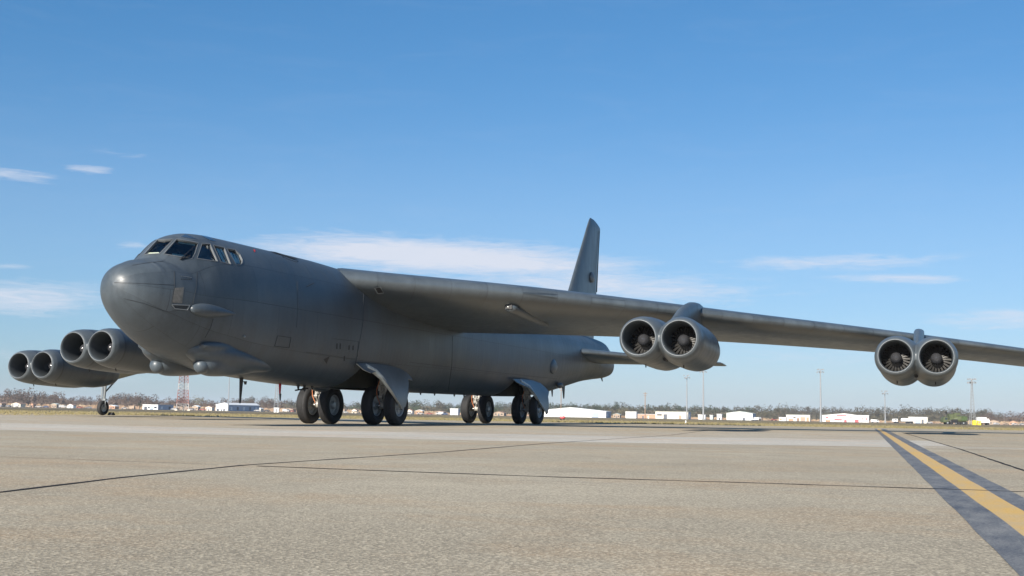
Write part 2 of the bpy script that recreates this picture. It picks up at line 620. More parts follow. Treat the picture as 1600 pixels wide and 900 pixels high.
# apron
ap = [camxy(-900, -900), camxy(-900, 900), camxy(79, 900), camxy(76, 60), camxy(75, 20), camxy(73, -10), camxy(69, -25), camxy(57, -30), camxy(44, -200), camxy(-10, -900)]
sheet('apron', ap, 0.0, M['conc'])
# paler slabs ahead of the aircraft and beneath it
near = [(-60, -20), (-12, -8.4), (2.6, -5.9), (6.8, -5.2), (12.3, -4.3), (13.35, -3.6), (16.8, -1.9), (19.0, -1.0), (20.2, -1.2)]
sheet('concrete_slab', near + [(19.9, 3), (19.6, 7.2), (15.7, 5.6), (12.9, 3.4), (7, 1.9), (-1.5, 1.2), (-12, .2), (-60, -6)], .0010, M['conc_light'])
sheet('concrete_slab', [(-60, -5.9), (-12, .3), (-1.5, 1.3), (7, 2), (12.9, 3.5), (15.7, 5.7), (18.9, 7.4), (17.4, 24), (-20, 20), (-60, 4)], .0012, M['conc_mid'])
sheet('concrete_slab', [(19.6, -1.1), (45, 3), (45, 5), (19.5, 1.0)], .0014, M['conc_mid'])


def joint(pts, w, z=.0028):
    L = []; Rr = []
    rnd = random.Random(len(pts)*7+int(w*1000))
    out = []
    for a, b in zip(pts, pts[1:]):
        n = max(2, int((Vector(b)-Vector(a)).length/.25))
        for i in range(n):
            out.append(Vector(a).lerp(Vector(b), i/n))
    out.append(Vector(pts[-1]))
    for i, p in enumerate(out):
        d = (out[min(i+1, len(out)-1)]-out[max(i-1, 0)]).normalized()
        nrm = Vector((-d.y, d.x))
        j = rnd.uniform(-.12, .12)*w
        h = w*rnd.uniform(.34, .62)
        q = p + nrm*j
        L.append(q-nrm*h); Rr.append(q+nrm*h)
    strip('joint', L, Rr, z, M['seal'])


joint([(15.2, -24), (14.8, -19), (14.4, -17.4), (14.03, -15.3)], .045)
joint([(14.03, -15.3), (14.0, -13.9), (13.95, -10.6), (13.5, -5.2), (13.1, 6.7), (11.6, 20)], .045)
joint([(14.2, -15.35), (15.5, -15.37), (17.0, -15.33), (18.6, -15.12), (20.2, -15.0), (24, -14.9)], .05, .0030)
joint([(18.3, 28), (20.2, -1.4), (20.72, -11.3), (21.1, -19)], .045)
joint([(-20, -16.2), (5, -15.6), (9, -15.5), (13.8, -15.35)], .02)
joint([(20.3, -1.2), (30, -1.0), (50, 0)], .02)
joint([(-60, -2.4), (-12, -1.9), (-1, -1.2), (10.2, .4), (13, 2.2), (18.9, 4.2)], .03)

# taxi line: yellow between two black borders, worn
bl = [(16.1, 44), (16.75, 36.7), (18.0, 17), (19.0, -1.1), (19.35, -7), (19.62, -11.6), (19.84, -15.1), (20.0, -18.6), (20.1, -20.1), (20.3, -23.5), (20.5, -30)]
yl = [(16.35, 44), (17.0, 36.0), (18.2, 17), (19.2, -1.0), (19.5, -6), (19.75, -10.5), (20.0, -14.9), (20.13, -17.4), (20.2, -18.9), (20.42, -23.5), (20.6, -30)]
yr = [(16.5, 44), (17.15, 36.0), (18.36, 17), (19.4, -1.0), (19.72, -6), (19.96, -10.5), (20.2, -14.9), (20.32, -17.3), (20.4, -18.9), (20.62, -23.5), (20.8, -30)]
br_ = [(16.7, 44), (17.4, 36.0), (18.6, 17), (19.68, -1.3), (19.95, -6.5), (20.12, -10.5), (20.34, -14.9), (20.46, -17.0), (20.55, -18.9), (20.8, -23.5), (21.0, -30)]


def dens(L, n=14):
    o = []
    for a, b in zip(L, L[1:]):
        for i in range(n):
            o.append(Vector(a).lerp(Vector(b), i/n))
    o.append(Vector(L[-1]))
    rnd = random.Random(3)
    return [p + Vector((rnd.uniform(-1, 1)*.004, 0)) for p in o]


bl, yl, yr, br_ = [[(a_-b_*(y_), y_) for y_ in (46, 30, 15, 0, -10, -20, -34)] for a_, b_ in ((18.95, .0585), (19.12, .0595), (19.31, .0595), (19.50, .0575))]
strip('painted_line', dens(bl), dens(yl), .0021, M['blk'])
strip('painted_line', dens(yr), dens(br_), .0021, M['blk'])
strip('painted_line', dens(yl), dens(yr), .0021, M['yel'])

# service road and hardstanding behind the grass
def roadstrip(D0, D1, L0, L1, m, dz=.01):
    n = 8
    vs = []; fs = []
    for D in [D0+(D1-D0)*i/n for i in range(n+1)]:
        for L in (L0, L1):
            x, y = camxy(D, L*(D/600)); vs.append((x, y, zter(D)+dz))
    for i in range(n):
        fs.append((2*i, 2*i+1, 2*i+3, 2*i+2))
    return tag(MB().add(vs, fs).build('road', m, smooth=False), kind='structure')


roadstrip(215, 262, -700, -40, M['asph'])
roadstrip(640, 900, -700, 800, M['asph'])

# ------------------------------------------------------------------ the bomber
AC = new_empty('bomber_aircraft', (0, 22, 0), 'huge dark grey eight-engined jet bomber parked on the concrete apron', 'aircraft')

# --- fuselage : s, top, bottom, half width, z of max width, exponent top, exponent bottom
FT = [(0, 3.62, 3.60, .0, 3.61, 2.1, 2.1), (.02, 3.78, 3.44, .17, 3.61, 2.1, 2.1), (.08, 3.93, 3.25, .34, 3.60, 2.1, 2.1),
      (.2, 4.06, 3.10, .52, 3.58, 2.1, 2.1), (.4, 4.18, 2.90, .70, 3.55, 2.15, 2.1), (.7, 4.29, 2.68, .88, 3.52, 2.2, 2.1),
      (1.0, 4.37, 2.50, 1.00, 3.5, 2.25, 2.15), (1.2, 4.42, 2.39, 1.07, 3.5, 2.25, 2.15), (1.4, 4.58, 2.29, 1.13, 3.5, 2.2, 2.15), (1.7, 4.86, 2.15, 1.20, 3.48, 2.1, 2.2),
      (2.0, 5.08, 2.04, 1.26, 3.45, 2.05, 2.2), (2.4, 5.24, 1.91, 1.33, 3.43, 2.05, 2.25), (2.9, 5.35, 1.79, 1.39, 3.4, 2.1, 2.3),
      (3.6, 5.40, 1.67, 1.44, 3.4, 2.15, 2.35), (4.6, 5.41, 1.52, 1.48, 3.4, 2.2, 2.45), (6, 5.42, 1.43, 1.5, 3.4, 2.2, 2.55),
      (9, 5.44, 1.29, 1.5, 3.4, 2.25, 2.6), (13, 5.36, 1.23, 1.5, 3.4, 2.3, 2.6), (20, 5.40, 1.26, 1.5, 3.4, 2.3, 2.6),
      (26, 5.38, 1.29, 1.5, 3.4, 2.3, 2.6), (30, 5.34, 1.34, 1.46, 3.42, 2.25, 2.5), (33, 5.30, 1.48, 1.38, 3.45, 2.2, 2.4),
      (36, 5.24, 1.80, 1.26, 3.5, 2.15, 2.3), (38.4, 5.20, 2.09, 1.15, 3.6, 2.1, 2.2), (41, 5.16, 2.40, 1.04, 3.7, 2.1, 2.2),
      (44, 5.08, 2.64, .92, 3.8, 2.3, 2.3), (45.2, 5.00, 2.72, .86, 3.85, 2.4, 2.5), (45.9, 4.74, 2.78, .80, 3.8, 2.5, 2.6),
      (46.3, 4.46, 2.83, .76, 3.72, 2.6, 2.6), (46.7, 4.36, 2.90, .72, 3.66, 2.6, 2.6), (46.82, 4.2, 3.0, .60, 3.62, 2.6, 2.6), (46.85, 4.0, 3.2, .40, 3.6, 2.4, 2.4)]
FF = [pchip(FT, k) for k in range(1, 7)]


DECK = pchip([(0, 4.37), (1.0, 4.37), (1.3, 4.43), (2, 4.50), (3, 4.54), (60, 4.54)], 1)


def fsec(s, th):
    s = max(0, s-.13*max(0, 1-s/5))
    zt, zb, hw, zm, et, eb = [f(s) for f in FF]
    c, q = math.cos(th), math.sin(th)
    e = et if q >= 0 else eb
    y = hw*math.copysign(abs(c)**(2/e), c)
    if q > 0 and .9 < s < 5.5:
        # the windscreen is swept back in plan: away from the centre line it starts further aft
        se = max(1.0, s-.62*min(abs(y), 1.15)**2)
        zt = DECK(s)+FF[0](se)-DECK(se)
    z = zm + ((zt-zm) if q >= 0 else (zm-zb))*math.copysign(abs(q)**(2/e), q)
    return y, z


stn = [.1267+v for v in (0, .009, .02, .045, .08, .13, .2, .28, .36, .45, .55, .65, .75, .85)]
x = 1.0
while x < 5.2:
    stn.append(x); x += .03
while x < 46.5:
    stn.append(x); x += .06 if (10.4 < x < 15.3 or 25.8 < x < 31) else .25
stn += [46.6, 46.7, 46.74, 46.78, 46.82, 46.835, 46.85]
NA = 256
BAYS = [(10.85, 14.9, 1.98, 1), (26.2, 30.6, 1.98, 1)]
fv = []; ff = []; fuv = []
for s in stn:
    for i in range(NA+1):
        th = 2*PI*i/NA - PI/2
        y, z = fsec(s, th)
        fv.append((y, s, z))
        fuv.append((s, (th+PI/2)*1.75))

# windows given as outlines on the photograph, thrown onto the fuselage skin
def za(X, Y):
    return (210+X/8.889, 350+Y/8.889)


WIN = {
    'front': [za(322, 226), za(532, 219), za(350, 406), za(142, 419)],
    'pilot': [za(592, 216), za(878, 268), za(836, 402), za(796, 474), za(420, 414)],
    'brow': [za(650, 181), za(712, 145), za(874, 213)],
    'quarter': [za(944, 277), za(1049, 283), za(1152, 516), za(876, 473)],
    'side': [za(1098, 298), za(1248, 333), za(1336, 556), za(1199, 518)],
    'rear': [za(1285, 345), za(1400, 365), za(1465, 425), za(1500, 500), za(1495, 540), za(1470, 562), za(1410, 560)],
}


for k_ in WIN:
    P_ = WIN[k_]
    cx_ = sum(p[0] for p in P_)/len(P_); cy_ = sum(p[1] for p in P_)/len(P_)
    WIN[k_] = [(cx_+(p[0]-cx_)*1.05, cy_+(p[1]-cy_)*1.05) for p in P_]


def densify(poly, n=8):
    o = []
    for i in range(len(poly)):
        a, b = poly[i], poly[(i+1) % len(poly)]
        for k in range(n):
            o.append((a[0]+(b[0]-a[0])*k/n, a[1]+(b[1]-a[1])*k/n))
    return o


quads = []
n1_ = NA+1
for j in range(len(stn)-1):
    for i in range(NA):
        quads.append((j*n1_+i, (j+1)*n1_+i, (j+1)*n1_+i+1, j*n1_+i+1))
bvh = BVHTree.FromPolygons([Vector(v) for v in fv], quads)


def cast(u, w, off=0.0):
    h = bvh.ray_cast(CAMP, pixdir(u, w))
    if h[0] is None: return None
    n = h[1]
    if n.dot(CAMP-h[0]) < 0: n = -n
    return h[0] + n*off


WINPOLY3 = {k: [cast(*p) for p in densify(p_)] for k, p_ in WIN.items()}
for k, p_ in WIN.items():
    print('WIN', k, [tuple(round(c, 2) for c in cast(*q)) if cast(*q) else None for q in p_])

centers = [sum((Vector(fv[k]) for k in q), Vector())/4 for q in quads]
HOLES = {k: p for k, p in WIN.items() if k != 'brow'}
for q, c in zip(quads, centers):
    drop = False
    if .9 < c.y < 5 and c.z > 4:
        for sgn in (1, -1):
            cc = Vector((c.x*sgn, c.y, c.z))
            u, w, D = proj(cc)
            for nm, p_ in HOLES.items():
                if nm in ('front', 'brow') and sgn < 0: continue
                if inpoly(u, w, p_):
                    h = bvh.ray_cast(CAMP, (cc-CAMP).normalized())
                    if h[0] is not None and (h[0]-cc).length < .12:
                        drop = True; break
            if drop: break
    for (a, b, zt, sg) in BAYS:
        if a < c.y < b and c.z < zt and c.x*sg > .25:
            # sloped front and rear ends of the opening
            k = (zt-c.z)*.9
            if a + max(0, .7-k) < c.y < b - max(0, 1.0-k)*1.0:
                drop = True
    if not drop:
        ff.append(q)
me = bpy.data.meshes.new('fuselage')
me.from_pydata([(v[0], v[1]-22, v[2]) for v in fv], [], ff)
uvl = me.uv_layers.new(name='UVMap')
for lp in me.loops:
    uvl.data[lp.index].uv = fuv[lp.vertex_index]
me.materials.append(M['fus'])
bm = bmesh.new(); bm.from_mesh(me)
bmesh.ops.recalc_face_normals(bm, faces=bm.faces)
lo = [v for v in bm.verts if not v.link_faces]
bmesh.ops.delete(bm, geom=lo, context='VERTS')
bm.to_mesh(me); bm.free()
me.shade_smooth(); me.set_sharp_from_angle(angle=R(60))
FUS = bpy.data.objects.new('fuselage', me)
COL.objects.link(FUS)
FUS.parent = AC
# make sure the skin faces outward
if me.polygons[len(me.polygons)//2].normal.dot(Vector((me.polygons[len(me.polygons)//2].center.x, 0, me.polygons[len(me.polygons)//2].center.z-3.4))) < 0:
    me.flip_normals()


def F(mb, name, m, origin=None, parent=None, **k):
    o = origin if origin is not None else (0, 22, 0)
    return mb.build(name, m, parent or AC, o, **k)


def ringfill(uvs, off, rings=5, caster=None):
    caster = caster or cast
    n = len(uvs)
    cx = sum(p[0] for p in uvs)/n; cy = sum(p[1] for p in uvs)/n
    vs = [caster(cx, cy, off) or [c for c in (caster(*p, off) for p in uvs) if c][0]]; fs = []
    for r in range(1, rings+1):
        k = r/rings
        for p in uvs:
            c = caster(cx+(p[0]-cx)*k, cy+(p[1]-cy)*k, off)
            vs.append(c if c is not None else vs[-1].copy())
    for i in range(n):
        fs.append((0, 1+i, 1+(i+1) % n))
    for r in range(rings-1):
        a = 1+r*n; b = a+n
        for i in range(n):
            fs.append((a+i, b+i, b+(i+1) % n, a+(i+1) % n))
    return vs, fs


def polyfill(pts):
    """fan triangulation round the centroid"""
    c = sum(pts, Vector())/len(pts)
    return [c]+list(pts), [(0, i+1, (i+1) % len(pts)+1) for i in range(len(pts))]


def glass_and_frame(poly, sgn, width=.8, name='cockpit_window'):
    """pane a little under the skin, frame standing a little proud, mirrored for the other side"""
    d = densify(poly, 10)
    n = len(d)
    cx = sum(p[0] for p in d)/n; cy = sum(p[1] for p in d)/n
    inner = []; outer = []; lowr = []
    for i, p in enumerate(d):
        a = d[i-1]; b = d[(i+1) % n]
        tx, ty = b[0]-a[0], b[1]-a[1]
        L = math.hypot(tx, ty); nx, ny = ty/L, -tx/L
        if nx*(p[0]-cx)+ny*(p[1]-cy) < 0: nx, ny = -nx, -ny
        q0 = cast(p[0]-nx*.35, p[1]-ny*.35, .012); q1 = cast(p[0]+nx*width, p[1]+ny*width, .010)
        q2 = cast(p[0]-nx*.35, p[1]-ny*.35, -.045)
        if q0 is None or q1 is None or q2 is None: continue
        inner.append(q0); outer.append(q1); lowr.append(q2)
    if sgn < 0:
        inner, outer, lowr = [[Vector((-v.x, v.y, v.z)) for v in L_] for L_ in (inner, outer, lowr)]
    m = len(inner)
    pane = [v.copy() for v in lowr]
    # grid pane: concentric rings re-projected would be overkill; a fan is close to flat at this size
    v_, f_ = polyfill(pane)
    nn_ = (v_[1]-v_[0]).cross(v_[2]-v_[0])
    if nn_.dot(Vector((v_[0].x, -.5, v_[0].z-3.4))) < 0:
        f_ = [tuple(reversed(q)) for q in f_]
    g = F(MB().add(v_, f_), name, M['glass'], origin=tuple(v_[0]), parent=FUS, smooth=False, merge=False)
    vs = list(outer)+list(inner)+list(lowr)
    fs = [(i, (i+1) % m, m+(i+1) % m, m+i) for i in range(m)] + [(m+i, m+(i+1) % m, 2*m+(i+1) % m, 2*m+i) for i in range(m)]
    F(MB().add(vs, fs), 'window_frame', M['frame'], origin=tuple(v_[0]), parent=FUS, angle=50)
    return g


for nm, p_ in WIN.items():
    for sgn in (1, -1):
        if nm == 'brow': continue
        if nm in ('front', 'brow') and sgn < 0:
            continue
        glass_and_frame(p_, sgn)
# roof escape hatch pane (tinted)
if True:
    v_, f_ = ringfill(densify([za(915, 158), za(1030, 170), za(1135, 242), za(1055, 231)], 5), .008)
    F(MB().add(v_, f_), 'roof_hatch', M['coatglass'], origin=tuple(v_[0]), parent=FUS, smooth=False)

v_, f_ = ringfill(densify(WIN['brow'], 6), .006)
F(MB().add(v_, f_), 'eyebrow_window', M['coatglass'], origin=tuple(v_[0]), parent=FUS, smooth=False)
# cockpit inside
mb = MB()
mb.box((0, 3.3, 4.05), (1.7, 2.1, .04))
mb.box((0, 4.35, 4.6), (1.7, .06, .9))
mb.box((0, 3.4, 5.08), (.6, 1.8, .03))
mb.box((-.75, 2.9, 4.62), (.05, 1.2, .42))
F(mb, 'cockpit_floor', M['black'], parent=FUS, smooth=False)
mb = MB()
mb.box((0, 2.0, 4.30), (.7, .3, .26)); mb.box((0, 2.35, 4.30), (1.2, .3, .2))
F(mb, 'instrument_panel', M['black'], parent=FUS, smooth=False)
for x in (-.55, .55):
    mb = MB()
    mb.box((x, 2.85, 4.45), (.5, .45, .2)); mb.box((x, 3.1, 4.72), (.5, .14, .55)); mb.box((x, 3.1, 5.02), (.28, .12, .14))
    F(mb, 'pilot_seat', M['duct'], origin=(x, 3, 4.3), parent=FUS)


def inside(uvs, depth, m, name, th=.03):
    pts = []
    for q in uvs:
        c0 = cast(*q)
        d = (c0-CAMP).normalized()
        pts.append(c0 + d*depth)
    n = len(pts)
    dd = Vector((0, th, 0))
    vs = pts+[p+dd for p in pts]
    fs = [tuple(range(n)), tuple(range(2*n-1, n-1, -1))]+[(i, n+i, n+(i+1) % n, (i+1) % n) for i in range(n)]
    c = sum(pts, Vector())/n
    F(MB().add(vs, fs), name, m, origin=tuple(c), parent=FUS, smooth=False)


inside([za(175, 398), za(335, 392), za(345, 405), za(160, 412)], .13, M['cream'], 'glareshield')
inside([za(520, 410), za(690, 430), za(688, 452), za(525, 440)], .13, M['cream'], 'glareshield')
inside([za(610, 245), za(840, 278), za(835, 298), za(612, 262)], .13, M['cream'], 'sun_visor')
inside([za(905, 455), za(1100, 478), za(1125, 505), za(890, 475)], .14, M['duct'], 'side_console')
for a, b, c_, d_ in ((1135, 335, 1230, 530), (1180, 340, 1290, 540)):
    inside([za(a, b), za(a+28, b+6), za(c_+32, d_+8), za(c_, d_)], .14, M['curtain'], 'curtain')
for k in range(3):
    inside([za(1325+45*k, 400+12*k), za(1345+45*k, 403+12*k), za(1418+22*k, 545), za(1400+22*k, 545)], .15, M['curtain'], 'curtain')

# windscreen wiper
w0 = cast(*za(640, 490), .03); w1 = cast(*za(720, 420), .06); w2 = cast(*za(835, 310), .03); w3 = cast(*za(770, 455), .05)
mb = MB(); mb.tube(w0, w1, .014, .012, 8); mb.tube(w1, w2, .010, .008, 8); mb.tube(w0, w3, .016, .014, 8); mb.ball(w0, .03, 8, 6)
F(mb, 'windscreen_wiper', M['black'], origin=tuple(w0), parent=FUS)
mb = MB(); mb.v = [(-a, b, c) for a, b, c in MB().tube(w0, w1, .014, .012, 8).tube(w1, w2, .010, .008, 8).tube(w0, w3, .016, .014, 8).v]
mb.f = MB().tube(w0, w1, .014, .012, 8).tube(w1, w2, .010, .008, 8).tube(w0, w3, .016, .014, 8).f
mb.mi = [0]*len(mb.f)
F(mb, 'windscreen_wiper', M['black'], origin=(-w0.x, w0.y, w0.z), parent=FUS)


# --- panel outlines and small marks laid on the skin from the photograph
def skinline(uvs, r, m, name, closed=False, off=.004, n=10):
    pts = []
    seq = list(uvs)+([uvs[0]] if closed else [])
    for a, b in zip(seq, seq[1:]):
        for k in range(n):
            c0 = cast(a[0]+(b[0]-a[0])*k/n, a[1]+(b[1]-a[1])*k/n, off)
            if c0: pts.append(c0)
    c0 = cast(*seq[-1], off)
    if c0: pts.append(c0)
    mb = MB()
    for a, b in zip(pts, pts[1:]):
        if (b-a).length > 1e-4: mb.tube(a, b, r, r, 5, caps=False)
    return F(mb, name, m, origin=tuple(pts[0]), parent=FUS)


def zb(X, Y): return (300+X/5, 400+Y/5)
def zc(X, Y): return (140+X/5.625, 340+Y/5.625)


M['line'] = pmat('panel_gap', (.022, .026, .03), .7)
skinline([zb(645, 705), zb(668, 623), zb(773, 637), zb(757, 718)], .009, M['line'], 'access_panel', True)
skinline([zc(745, 470), zc(748, 612), zc(735, 640), zc(722, 740), zc(720, 780)], .006, M['line'], 'panel_seam')
skinline([zc(215, 570), zc(480, 580), zc(745, 593)], .005, M['line'], 'panel_seam')
skinline([zc(300, 710), zc(480, 755), zc(640, 815), zc(690, 827)], .006, M['line'], 'panel_seam')
skinline([zc(690, 827), zc(790, 812), zc(850, 815), zc(885, 760)], .006, M['line'], 'panel_seam')
skinline([zc(375, 420), zc(500, 400), zc(650, 383)], .005, M['line'], 'panel_seam')
skinline([zc(945, 480), zc(942, 600), zc(905, 760)], .004, M['line'], 'panel_seam')
skinline([zb(165, 490), zb(145, 560), zb(100, 640)], .006, M['line'], 'panel_seam')
skinline([zb(1340, 260), zb(1335, 520), zb(1300, 720), zb(1270, 870)], .006, M['line'], 'panel_seam')
skinline([zb(820, 200), zb(825, 420), zb(815, 560)], .004, M['line'], 'panel_seam')
skinline([zb(1100, 645), zb(1300, 668), zb(1290, 790)], .005, M['line'], 'panel_seam')
skinline([zb(890, 750), zb(1230, 800), zb(1290, 800)], .005, M['line'], 'panel_seam')
skinline([(707, 525), (706, 570), (700, 612)], .006, M['line'], 'panel_seam')
skinline([(640, 566), (760, 580), (870, 592)], .006, M['line'], 'panel_seam')
skinline([zb(895, 240), zb(950, 212)], .014, M['line'], 'blade_aerial', off=.02, n=3)
skinline([zb(715, 0), zb(830, 40), zb(815, 48), zb(705, 8)], .006, M['line'], 'panel_seam', True)


def skinpatch(uvs, m, name, off=.008, n=4):
    v_, f_ = ringfill(densify(list(uvs), n), off)
    return F(MB().add(v_, f_), name, m, origin=tuple(v_[0]), parent=FUS, smooth=False)


M['patch'] = pmat('worn_panel', (.115, .11, .10), .6, var=.25, scale=12)
skinpatch([zc(748, 618), zc(830, 612), zc(812, 752), zc(722, 745)], M['patch'], 'worn_panel', .006)
skinpatch([zc(740, 765), zc(868, 772), zc(848, 802), zc(750, 795)], M['line'], 'access_slot', .009)
skinline([zc(720, 765), zc(880, 770), zc(855, 812), zc(750, 800)], .008, M['lgrey'], 'slot_rim', True, off=.012)
skinpatch([zb(965, 798), zb(1078, 772), zb(1048, 855)], M['duct'], 'air_scoop', .006)
skinpatch([zb(1025, 806), zb(1074, 782), zb(1050, 842)], M['dark'], 'air_scoop', .010)  # shading inside the scoop's right part, painted as a flat dark patch
for X, Y, h in ((1132, 705, 22), (1158, 705, 22), (1227, 715, 18), (1258, 718, 18), (1190, 800, 20)):
    skinpatch([zb(X-5, Y-h), zb(X+5, Y-h), zb(X+3, Y+h), zb(X-7, Y+h)], M['line'], 'drain_slot', .006)
# stencilled name on the nose: unreadable at this size, drawn as the short broken mark the photograph shows
for a, b in ((800, 815), (822, 835), (840, 850), (856, 862), (868, 880), (886, 898)):
    skinpatch([zc(a, 536), zc(b, 538), zc(b, 548), zc(a, 545)], M['line'], 'stencil_mark', .006)
skinline([zc(800, 515), zc(850, 520), zc(895, 528)], .008, M['lgrey'], 'stencil_mark', off=.006)
skinpatch([(395.5, 389.5), (399, 391), (398, 395), (396, 392)], M['redtag'], 'red_marking', .01)
skinpatch([(421, 393), (430, 394.5), (466, 405), (458, 404.7)], M['line'], 'dorsal_panel', .02)
hj = cast(381, 525.5, .02); F(MB().ball(hj, .035, 8, 6), 'static_port', M['lgrey'], origin=tuple(hj), parent=FUS)


# --- blisters and turrets
def teardrop(name, p, L, ry, rz, m=None, tilt=0.0, nose=.32, drift=0.0):
    """a streamlined blister, blunt end forward (-Y)"""
    vs = []; fs = []; n = 28; k = 36
    for j in range(k+1):
        t = j/k
        q = t if t < nose else t
        if t < nose:
            r = math.sqrt(max(0, 1-(1-t/nose)**2))
        else:
            w = (t-nose)/(1-nose); r = (1-w**1.7)
            r = max(r, 0)
        for i in range(n):
            a = 2*PI*i/n
            vs.append(Vector((p[0]+drift*t+ry*r*math.cos(a), p[1]+L*t, p[2]+rz*r*math.sin(a)+tilt*t)))
    for j in range(k):
        for i in range(n):
            fs.append((j*n+i, (j+1)*n+i, (j+1)*n+(i+1) % n, j*n+(i+1) % n))
    return F(MB().add(vs, fs), name, m or M['grey'], origin=tuple(p), parent=FUS, angle=80)


def tear_mb(mb, p, L, ry, rz, tilt=0.0, nose=.32, drift=0.0):
    vs = []; fs = []; n = 28; k = 36
    for j in range(k+1):
        t = j/k
        if t < nose: r = math.sqrt(max(0, 1-(1-t/nose)**2))
        else: r = max(0, 1-((t-nose)/(1-nose))**1.7)
        for i in range(n):
            a = 2*PI*i/n
            vs.append((p[0]+drift*t+ry*r*math.cos(a), p[1]+L*t, p[2]+rz*r*math.sin(a)+tilt*t))
    for j in range(k):
        for i in range(n):
            fs.append((j*n+i, (j+1)*n+i, (j+1)*n+(i+1) % n, j*n+(i+1) % n))
    mb.add(vs, fs)


def chin_side(sg):
    """one blended fairing (housing, jammer bulge) with the sensor ball set in its nose"""
    mb = MB()
    tear_mb(mb, (.66*sg, 2.45, 2.12), 4.9, .56, .40, tilt=-.42, nose=.30, drift=.12*sg)
    tear_mb(mb, (.70*sg, 2.95, 1.74), 3.8, .40, .36, nose=.16)
    tear_mb(mb, (1.02*sg, 2.60, 2.20), 2.2, .20, .18, nose=.4)
    o = mb.build('tmp_chin', M['grey'], merge=False)
    md = o.modifiers.new('r', 'REMESH'); md.mode = 'VOXEL'; md.voxel_size = .035
    ms = o.modifiers.new('s', 'SMOOTH'); ms.iterations = 10; ms.factor = .5
    me = bpy.data.meshes.new_from_object(o.evaluated_get(bpy.context.evaluated_depsgraph_get()))
    bpy.data.objects.remove(o)
    me.transform(Matrix.Translation((0, -22, 0)))
    me.materials.clear(); me.materials.append(M['grey']); me.shade_smooth(); me.name = 'chin_fairing'
    c = bpy.data.objects.new('chin_fairing', me); COL.objects.link(c); c.parent = FUS
    mb = MB().lathe([(0, -.24), (.09, -.225), (.16, -.17), (.205, -.09), (.215, 0), (.215, .3)], (.72*sg, 3.12, 1.66), (0, 1, 0), 28)
    F(mb, 'sensor_ball', M['grey'], origin=(.72*sg, 3.1, 1.66), parent=FUS, angle=70)


for sg in (1, -1):
    teardrop('side_blister', (1.20*sg, 1.80, 3.12), 1.75, .17, .185, drift=.27*sg)
    # chin sensor turret: fairing with a ball in front
    chin_side(sg)
    teardrop('tail_blister', (1.36*sg, 31.9, 2.92), 1.3, .14, .38, nose=.4)
    teardrop('tail_blister', (1.18*sg, 33.8, 2.0), .9, .16, .15, nose=.4)

# --- aerials under the belly
def blade(p, h, c, tip, th=.03, dy=.2, m='black', name='blade_aerial'):
    mb = MB()
    x, y, z = p
    for q in (0,):
        a = [(x-th, y, z), (x+th, y, z), (x+th, y+c, z), (x-th, y+c, z)]
        b = [(x-th*.5, y+dy, z-h), (x+th*.5, y+dy, z-h), (x+th*.5, y+dy+tip, z-h), (x-th*.5, y+dy+tip, z-h)]
        mb.add(a+b, [(0, 1, 2, 3), (7, 6, 5, 4), (0, 4, 5, 1), (1, 5, 6, 2), (2, 6, 7, 3), (3, 7, 4, 0)])
    F(mb, name, M[m], origin=p, parent=FUS)


blade((0, 6.15, 1.42), .76, .13, .05, dy=.02)
blade((0, 8.4, 1.33), .34, .08, .05, m='redtag', dy=.03, name='warning_streamer')
blade((0, 8.45, 1.0), .22, .05, .03, m='black', dy=.02)
blade((0, 38.3, 2.1), .72, .45, .12, dy=.28)
blade((0, 36.4, 1.85), .40, .2, .08, dy=.1)
for yy in (16.5, 17.6, 18.8, 20.2, 22.3, 23.4):
    blade((.2, yy, 1.30), .12, .10, .05, dy=.03)
for yy, h in ((9.0, .16), (9.4, .22), (9.9, .14), (5.9, .1)):
    blade((.3, yy, 1.32), h, .12, .06, dy=.05)
mb = MB().tube((.3, 8.9, 1.12), (.3, 9.7, 1.2), .025, .02, 8); F(mb, 'tow_fitting', M['black'], origin=(.3, 9, 1.1), parent=FUS)
teardrop('belly_fairing', (0, 10.6, 1.24), 1.2, .25, .12)
blade((0, 46.2, 2.85), .26, .3, .12, dy=.35, m='grey', name='tail_skid')
for z in (4.05, 3.95, 3.85):
    mb = MB().tube((.3, 46.8, z), (.33, 47.15, z), .03, .02, 8); F(mb, 'tail_probe', M['black'], origin=(.3, 48.3, z), parent=FUS)
mb = MB().lathe([(.0, 0), (.32, .0), (.34, .1), (.30, .32), (.0, .36)], (0, 46.75, 3.6), (0, 1, 0), 20)
F(mb, 'tail_turret', M['duct'], origin=(0, 48.3, 3.7), parent=FUS)


# --- lifting surfaces
def foil(n=26):
    xs = [(1-math.cos(PI*i/n))/2 for i in range(n+1)]
    def t(x): return 5*(.2969*math.sqrt(x)-.126*x-.3516*x*x+.2843*x**3-.1036*x**4)
    up_ = [(x, t(x)) for x in reversed(xs)]
    lo_ = [(x, -t(x)*.85) for x in xs[1:-1]]
    return up_+lo_


def surf(secs, name, m, origin, axis='x', cap=True, angle=40):
    """secs: list of (span pos, LE y, LE z, TE y, TE z, thickness ratio)"""
    pf = foil()
    n = len(pf)
    vs = []; fs = []
    for (b, ly, lz, ty, tz, th) in secs:
        ch = math.hypot(ty-ly, tz-lz)
        for (x, z) in pf:
            y = ly+(ty-ly)*x; o = lz+(tz-lz)*x
            if axis == 'x': vs.append((b, y, o+z*th*ch))
            else: vs.append((lz+(tz-lz)*x+z*th*ch, y, b))
    for j in range(len(secs)-1):
        for i in range(n):
            fs.append((j*n+i, j*n+(i+1) % n, (j+1)*n+(i+1) % n, (j+1)*n+i))
    if cap:
        fs.append(tuple(range(n))); fs.append(tuple((len(secs)-1)*n+i for i in range(n-1, -1, -1)))
    return F(MB().add(vs, fs), name, m, origin=origin, angle=angle)


